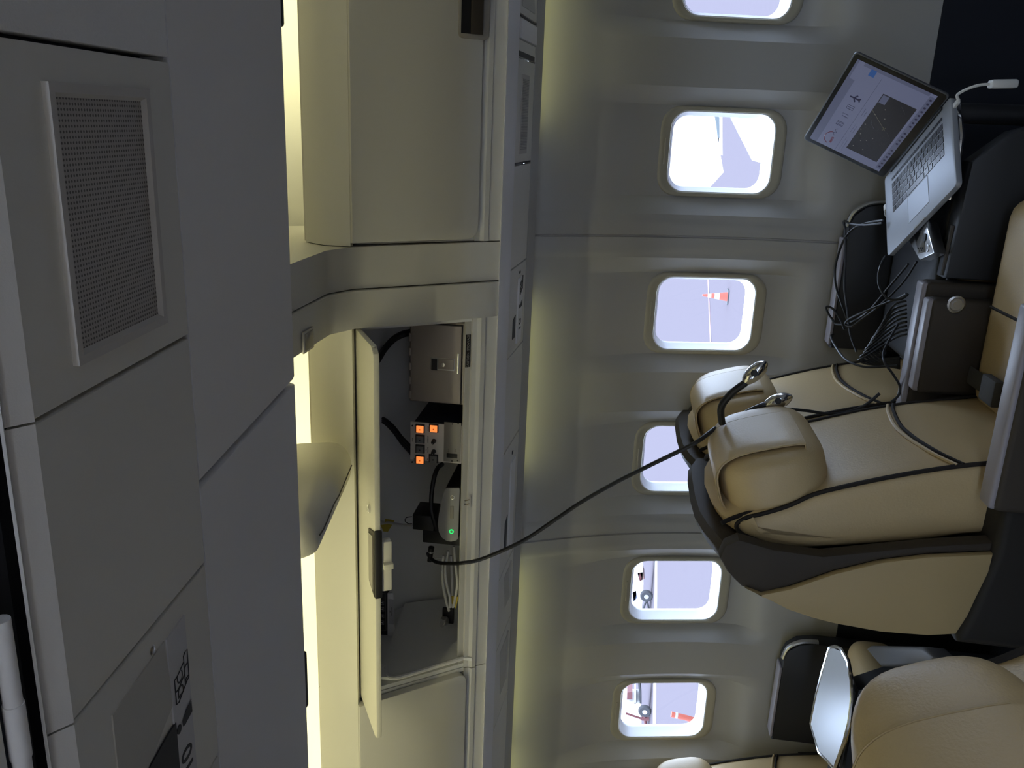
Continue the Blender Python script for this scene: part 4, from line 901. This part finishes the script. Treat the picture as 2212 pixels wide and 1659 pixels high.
# ------------------------------------------------------------------ equipment in the open bin
YF = 2.115
EX, EY, EZ = Vector((1, 0, 0)), Vector((0, 1, 0)), Vector((0, 0, 1))
def pb(x, y, Y=YF): return atY(x, y, Y)
def bx_px(bm, x0, y0, x1, y1, Y, d, bev=0., dz=0.):
    """upright box whose front face spans the given corners on the plane Y"""
    a = pb(x0, y0, Y); c = pb(x1, y1, Y); box(bm, ((a.x + c.x) / 2, Y + d / 2, (a.z + c.z) / 2), (abs(a.x - c.x), d, abs(a.z - c.z)), bev)
def shelfz(): return 1.679
# lock box
o = thing('lock_box', 'brown metal lock box with a recessed key latch in the open bin', 'box', (pb(940, 785).x, 2.25, 1.68))
a = pb(883, 692); c = pb(1000, 878); xm, hw = (a.x + c.x) / 2, abs(a.x - c.x) / 2
b = BM(); box(b, (xm, YF + .135, (a.z + 1.679) / 2), (2 * hw, .25, a.z - 1.679), .004); bb = obj('body', b, 'steel', o)
a2 = pb(886, 698); c2 = pb(994, 874)
b = BM(); box(b, ((a2.x + c2.x) / 2, YF + .0095, (a2.z + c2.z) / 2), (abs(a2.x - c2.x) + .004, .002, a2.z - c2.z + .004)); obj('door_gap_shade', b, 'black', o)  # black plate drawing the shaded gap round the door
b = BM(); box(b, ((a2.x + c2.x) / 2, YF + .005, (a2.z + c2.z) / 2), (abs(a2.x - c2.x), .008, a2.z - c2.z), .003); dr = obj('door', b, 'steel', o)
b = BM(); bx_px(b, 930, 772, 982, 802, YF - .001, .003, .001); lp = obj('latch_plate', b, 'satin', dr)
b = BM(); bx_px(b, 946, 775, 980, 800, YF - .006, .006, .0015); obj('latch_paddle', b, 'steel', lp)
b = BM(); bx_px(b, 932, 775, 944, 800, YF - .0015, .001); obj('latch_recess', b, 'black', lp)
k = pb(957, 788, YF - .006)
b = BM(); lathe(b, k, (0, -1, 0), [(.0055, 0), (.0055, .002), (.003, .0025)], 16); obj('key_lock', b, 'chrome', lp)
b = BM(); bx_px(b, 987, 764, 991, 808, YF - .002, .003, .001); obj('pull_bar', b, 'satin', dr)
for yy in (722, 753, 785, 815, 845):
    b = BM(); p = pb(886, yy + 6, YF); lathe(b, (p.x + .010, YF - .001, p.z), (-1, 0, 0), [(.0035, 0), (.0035, .020)], 8); obj('hinge_knuckle', b, 'steel' , dr)
# lit control panel
o = thing('control_panel_box', 'blue box with a silver panel of orange lit buttons and black knobs', 'control box', (pb(940, 955).x, 2.25, 1.68))
YP = 2.118
a = pb(886, 912, YP); c = pb(996, 1003, YP)
b = BM(); box(b, ((a.x + c.x) / 2, YP + .16, (a.z + 1.679) / 2 - .002), (abs(a.x - c.x) - .006, .30, a.z - 1.679 - .008), .003); obj('body', b, 'navy', o)
b = BM(); box(b, ((a.x + c.x) / 2, YP + .006, (a.z + c.z) / 2), (abs(a.x - c.x), .006, a.z - c.z), .001); fc = obj('face_plate', b, 'panel', o)
# panel frame: image y runs along -X, image x runs down
def pq(zx, zy): return pb(860 + zx * 180 / 2133, 880 + zy * 140 / 1659, YP + .002)
def pbox(name, m, zx0, zy0, zx1, zy1, d, parent, bev=.0):
    p, q = pq(zx0, zy0), pq(zx1, zy1); b = BM(); box(b, ((p.x + q.x) / 2, YP + .003 - d / 2, (p.z + q.z) / 2), (abs(p.x - q.x), d, abs(p.z - q.z)), bev); return obj(name, b, m, parent)
for zx, zy, lit in ((563, 540, 1), (563, 808, 0), (563, 1062, 0), (563, 1330, 1), (912, 530, 1), (905, 1310, 0)):
    sq = pbox('switch', 'black', zx - 118, zy - 122, zx + 118, zy + 118, .003, fc, .0008)
    kk = pbox('switch_cap', 'orange' if lit else 'keygrey', zx - 90, zy - 82, zx + 90, zy + 104, .006, sq, .001)
    if lit: kk['label'] = 'orange lit cap'
    pbox('switch_mark', 'orange_dot' if lit else 'black', zx - 14, zy + 2, zx + 14, zy + 36, .0068, sq)
for zx, zy in ((915, 860), (912, 1130)):
    p = pq(zx, zy); b = BM(); lathe(b, (p.x, YP + .003, p.z), (0, -1, 0), [(.0062, 0), (.0058, .004), (.005, .014), (.0045, .0155)], 18); kn = obj('knob', b, 'black', fc)
    b = BM(); lathe(b, (p.x - .002, YP - .0125, p.z), (0, -1, 0), [(.0007, 0), (.0007, .0006)], 8); obj('knob_dot', b, 'label', kn)
bp_ = pbox('blank_plate', 'panel2', 1180, 370, 1595, 1415, .002, fc, .0005)
pbox('rocker_switch', 'black', 1245, 1170, 1515, 1300, .004, bp_, .0008)
for zx, zy in ((365, 470), (360, 1400), (1540, 412), (1525, 1360), (1395, 425), (1380, 1370)):
    p = pq(zx, zy); b = BM(); lathe(b, (p.x, YP + .003, p.z), (0, -1, 0), [(.0022, 0), (.0022, .0022)], 10); obj('screw', b, 'black', fc)
for s_, zx, zy, sz in (('ANTENNA', 768, 815, .0042), ('VOLUME', 768, 1085, .0042), ('PA', 762, 1315, .0042), ('CHIMES', 775, 540, .0042), ('ZONE', 378, 820, .0042), ('PA', 725, 1080, .004), ('CH 1', 1295, 1105, .0036), ('CH 2', 1465, 1100, .0036), ('CHIMES', 424, 1335, .0034)):
    text('panel_lettering', s_, sz, Vector((pq(zx, zy).x, YP - .0004, pq(zx, zy).z)), EX, EZ, 'ink', fc)
# wireless unit with a green ring
o = thing('network_unit', 'grey faced black unit with a glowing green ring button in the open bin', 'electronics', (pb(965, 1100).x, 2.25, 1.68))
YN = 2.105
def pn(zx, zy, Y=YN): return pb(860 + zx * 180 / 1244, 1000 + zy * 240 / 1659, Y)
out = [(715, 380), (905, 378), (918, 395), (895, 1130), (870, 1160), (790, 1176), (720, 1165), (650, 1115), (605, 1030), (590, 930), (605, 780), (645, 580), (690, 410)]
P = [pn(*q) for q in out]
b = BM(); prism(b, [(p.x, p.z) for p in P], YN, YN + .006, fY, .001); fc = obj('face', b, 'face', o)
b = BM(); prism(b, [(p.x, p.z) for p in P], YN + .006, YN + .24, fY, .003); obj('body', b, 'black', o)
b = BM(); p = pn(908, 800); q = pn(940, 1240); box(b, (pn(760, 780).x, YN + .15, 1.690), (.15, .26, .018), .002); obj('base_plate', b, 'black', o)
def ring_btn(zx, zy, m, nm):
    p = pn(zx, zy); b = BM(); lathe(b, (p.x, YN, p.z), (0, -1, 0), [(.0062, 0), (.0062, .002), (.0042, .0024), (.004, .001)], 20); r = obj(nm, b, m, fc)
    b = BM(); lathe(b, (p.x, YN - .0008, p.z), (0, -1, 0), [(.0038, 0), (.0036, .0018)], 14); obj('button_centre', b, 'lens', r); return r
ring_btn(812, 512, 'satin', 'key_switch'); r = ring_btn(797, 1022, 'green', 'power_button'); r['label'] = 'glowing green ring'
p = pn(775, 640); q = pn(828, 830); b = BM(); box(b, ((p.x + q.x) / 2, YN - .0005, (p.z + q.z) / 2), (abs(p.x - q.x), .002, abs(p.z - q.z)), .0008); obj('port_cover', b, 'lens', fc)
# power adapter block with its plug
o = thing('power_adapter', 'black power adapter block beside the unit with the green ring', 'adapter', (pb(910, 1130).x, 2.22, 1.68))
YA = 2.14
b = BM(); p = pb(890, 1113, YA); q = pb(936, 1150, YA); box(b, ((p.x + q.x) / 2, YA + .05, (p.z + q.z) / 2), (abs(p.x - q.x), .09, abs(p.z - q.z)), .003); ab = obj('block', b, 'rubber', o)
b = BM(); p = pb(912, 1146, YA); q = pb(975, 1180, YA); box(b, ((p.x + q.x) / 2, YA + .05, (p.z + 1.685) / 2), (abs(p.x - q.x), .09, p.z - 1.685), .003); obj('stand', b, 'black', o)
b = BM(); tube(b, smooth_pts([pb(890, 1116, YA), pb(878, 1118, YA), pb(875, 1125, YA), pb(882, 1131, YA), pb(890, 1131, YA)], 5), .0012, 6); obj('wire_loop', b, 'rubber', ab)
b = BM(); p0, p1 = pb(932, 1182, 2.17), pb(928, 1212, 2.17); tube(b, [p0, p0.lerp(p1, .4)], .0085, 12); tube(b, [p0.lerp(p1, .4), p1], .0072, 12); cn_ = obj('plug', b, 'rubber', ab)
b = BM(); tube(b, [p0.lerp(p1, .28), p0.lerp(p1, .36)], .0088, 12); obj('plug_ring', b, 'satin', cn_)
GB = 'cables in the open bin'
cable('white cable with yellow tags running to the black adapter in the bin', [pb(800, 1124, 2.30), pb(822, 1127, 2.26), pb(845, 1130, 2.22), pb(868, 1134, 2.18), pb(891, 1136, 2.145)], .0042, 'white', grp=GB)
for px, lab in (([(832, 1121), (852, 1124), (850, 1129), (832, 1128)], 'upper yellow tag on the white cable in the bin'), ([(822, 1134), (848, 1132), (838, 1149), (828, 1148)], 'lower yellow tag hanging from the white cable in the bin'), ([(971, 1288), (990, 1289), (985, 1315), (976, 1304)], 'yellow tag on the white cable bundle at the bin floor')):
    P = [pb(x, y, 2.235 if y < 1200 else 2.16) for x, y in px]
    b = BM(); prism(b, [(p.x, p.z) for p in P], P[0].y, P[0].y + .0012, fY); tag(obj('cable_tag', b, 'yellow'), lab, 'tag', 'yellow cable tags')
cable('thick black cable coming down from the top right of the open bin', [pb(800, 800, 2.35), pb(815, 780, 2.30), pb(830, 755, 2.27), pb(850, 733, 2.25), pb(870, 722, 2.24), pb(888, 718, 2.26)], .0095, 'rubber', grp=GB)
for k in range(3):
    cable('black cable of three entering behind the blue control box', [pb(805, 895 + 4 * k, 2.35), pb(830, 905 + 4 * k, 2.3), pb(850, 922 + 5 * k, 2.27), pb(868, 945 + 6 * k, 2.25), pb(890, 968 + 7 * k, 2.26)], .005, 'rubber', grp=GB)
cable('thick black hose curving around the unit with the green ring', [pb(955, 1003, 2.2), pb(945, 1012, 2.16), pb(937, 1035, 2.13), pb(932, 1070, 2.12), pb(932, 1100, 2.12), pb(938, 1125, 2.12), pb(945, 1150, 2.16)], .0065, 'rubber', grp=GB)
cable('black cable standing beside the power adapter', [pb(928, 1086, 2.25), pb(922, 1100, 2.2), pb(919, 1116, 2.17)], .003, 'rubber', grp=GB)
for k, pl_ in enumerate(([(968, 1190), (962, 1230), (965, 1262), (972, 1290), (972, 1312)], [(980, 1180), (984, 1220), (988, 1258), (984, 1288), (980, 1310)], [(958, 1200), (956, 1250), (962, 1290), (970, 1320)], [(974, 1200), (976, 1240), (978, 1275), (978, 1312)])):
    cable('white cable of the bundle lying along the bin floor', [pb(x, y, 2.15 + .01 * k) for x, y in pl_], .004, 'white', grp=GB)
cable('thin white wire by the black plug in the bin', [pb(938, 1206, 2.2), pb(950, 1206, 2.19), pb(960, 1203, 2.18), pb(968, 1200, 2.18)], .0014, 'white', grp=GB)
o = thing('pipe_fitting', 'chrome pipe fitting on the bin floor below the white cables', 'fitting', pb(965, 1338, 2.2))
b = BM(); p = pb(962, 1340, 2.2); lathe(b, p, (.3, -1, .2), [(.012, 0), (.014, .008), (.010, .016), (.010, .024)], 16); nt_ = obj('collar', b, 'satin', o)
b = BM(); lathe(b, p + Vector((.004, -.02, .004)), (1, -.2, -.2), [(.007, -.012), (.007, .018)], 14); obj('elbow', b, 'chrome', o)
b = BM(); box(b, p + Vector((.01, .012, -.006)), (.05, .01, .034), .002); obj('bracket', b, 'black', o)
# keypad panel on a white bracket
o = thing('keypad_unit', 'black keypad with four arrow keys on a pale bracket, left in the open bin', 'keypad', pb(835, 1330, 2.22))
YK = 2.20
b = BM(); bx_px(b, 790, 1274, 838, 1392, YK, .02, .002); kb = obj('keypad', b, 'black', o)
b = BM(); pts = [pb(x, y, YK - .0005) for x, y in ((793, 1283), (832, 1281), (834, 1362), (793, 1364))]; tube(b, pts, .0006, 5); obj('keypad_outline', b, 'lens', kb)
for yy in (1302, 1316, 1331, 1345):
    b = BM(); c_ = pb(825, yy, YK - .001); tube(b, [c_ + Vector((sx * .006, 0, sz * .006)) for sx, sz in ((-1, -1), (1, -1), (1, 1), (-1, 1))], .0006, 5, closed=True)
    prism(b, [(c_.x - .003, c_.z - .002), (c_.x + .003, c_.z - .002), (c_.x, c_.z + .003)], c_.y - .0005, c_.y + .0008, fY); obj('arrow_key', b, 'label', kb)
b = BM(); P = [pb(x, y, YK + .004) for x, y in ((838, 1280), (848, 1279), (851, 1283), (852, 1345), (855, 1362), (864, 1373), (884, 1377), (885, 1386), (838, 1391))]; prism(b, [(p.x, p.z) for p in P], YK - .002, YK + .006, fY, .001); bk = obj('bracket', b, 'lip', o)
b = BM(); bx_px(b, 839, 1294, 851, 1349, YK - .0035, .001); lb = obj('label', b, 'label', bk)
c_ = (pb(842.5, 1321, YK - .004)); text('label_lettering', 'EMERGENCY LIGHT', .0032, pb(846.5, 1321, YK - .004), EX, EZ, 'ink', lb); text('label_lettering', 'TEST', .0032, c_, EX, EZ, 'ink', lb)
# divider board with a pale rubber edge at the left end of the open bin
o = thing('divider_board', 'dark divider board with a pale rubber edge, left end of the open bin', 'board', pb(920, 1430, 2.2))
b = BM(); E_ = [pb(999, 1420, 2.108), pb(960, 1432, 2.07), pb(900, 1450, 2.02), pb(860, 1462, 1.99), pb(846, 1464, 1.985), pb(838, 1458, 1.99)]
xb = -1.468
prism(b, [(2.47, 1.69), (2.10, 1.69)] + [(onp(x, y, (xb, 0, 0), (1, 0, 0)).y, onp(x, y, (xb, 0, 0), (1, 0, 0)).z) for x, y in ((999, 1420), (960, 1432), (900, 1450), (860, 1462), (846, 1464))] + [(1.97, 1.93), (2.35, 1.95)], xb - .008, xb, fX); obj('panel', b, 'binside', o)
b = BM(); tube(b, smooth_pts([onp(x, y, (xb, 0, 0), (1, 0, 0)) for x, y in ((999, 1422), (960, 1434), (900, 1452), (862, 1463), (846, 1464), (837, 1456), (834, 1440))], 5), .006, 8); obj('rubber_edge', b, 'lip', o)
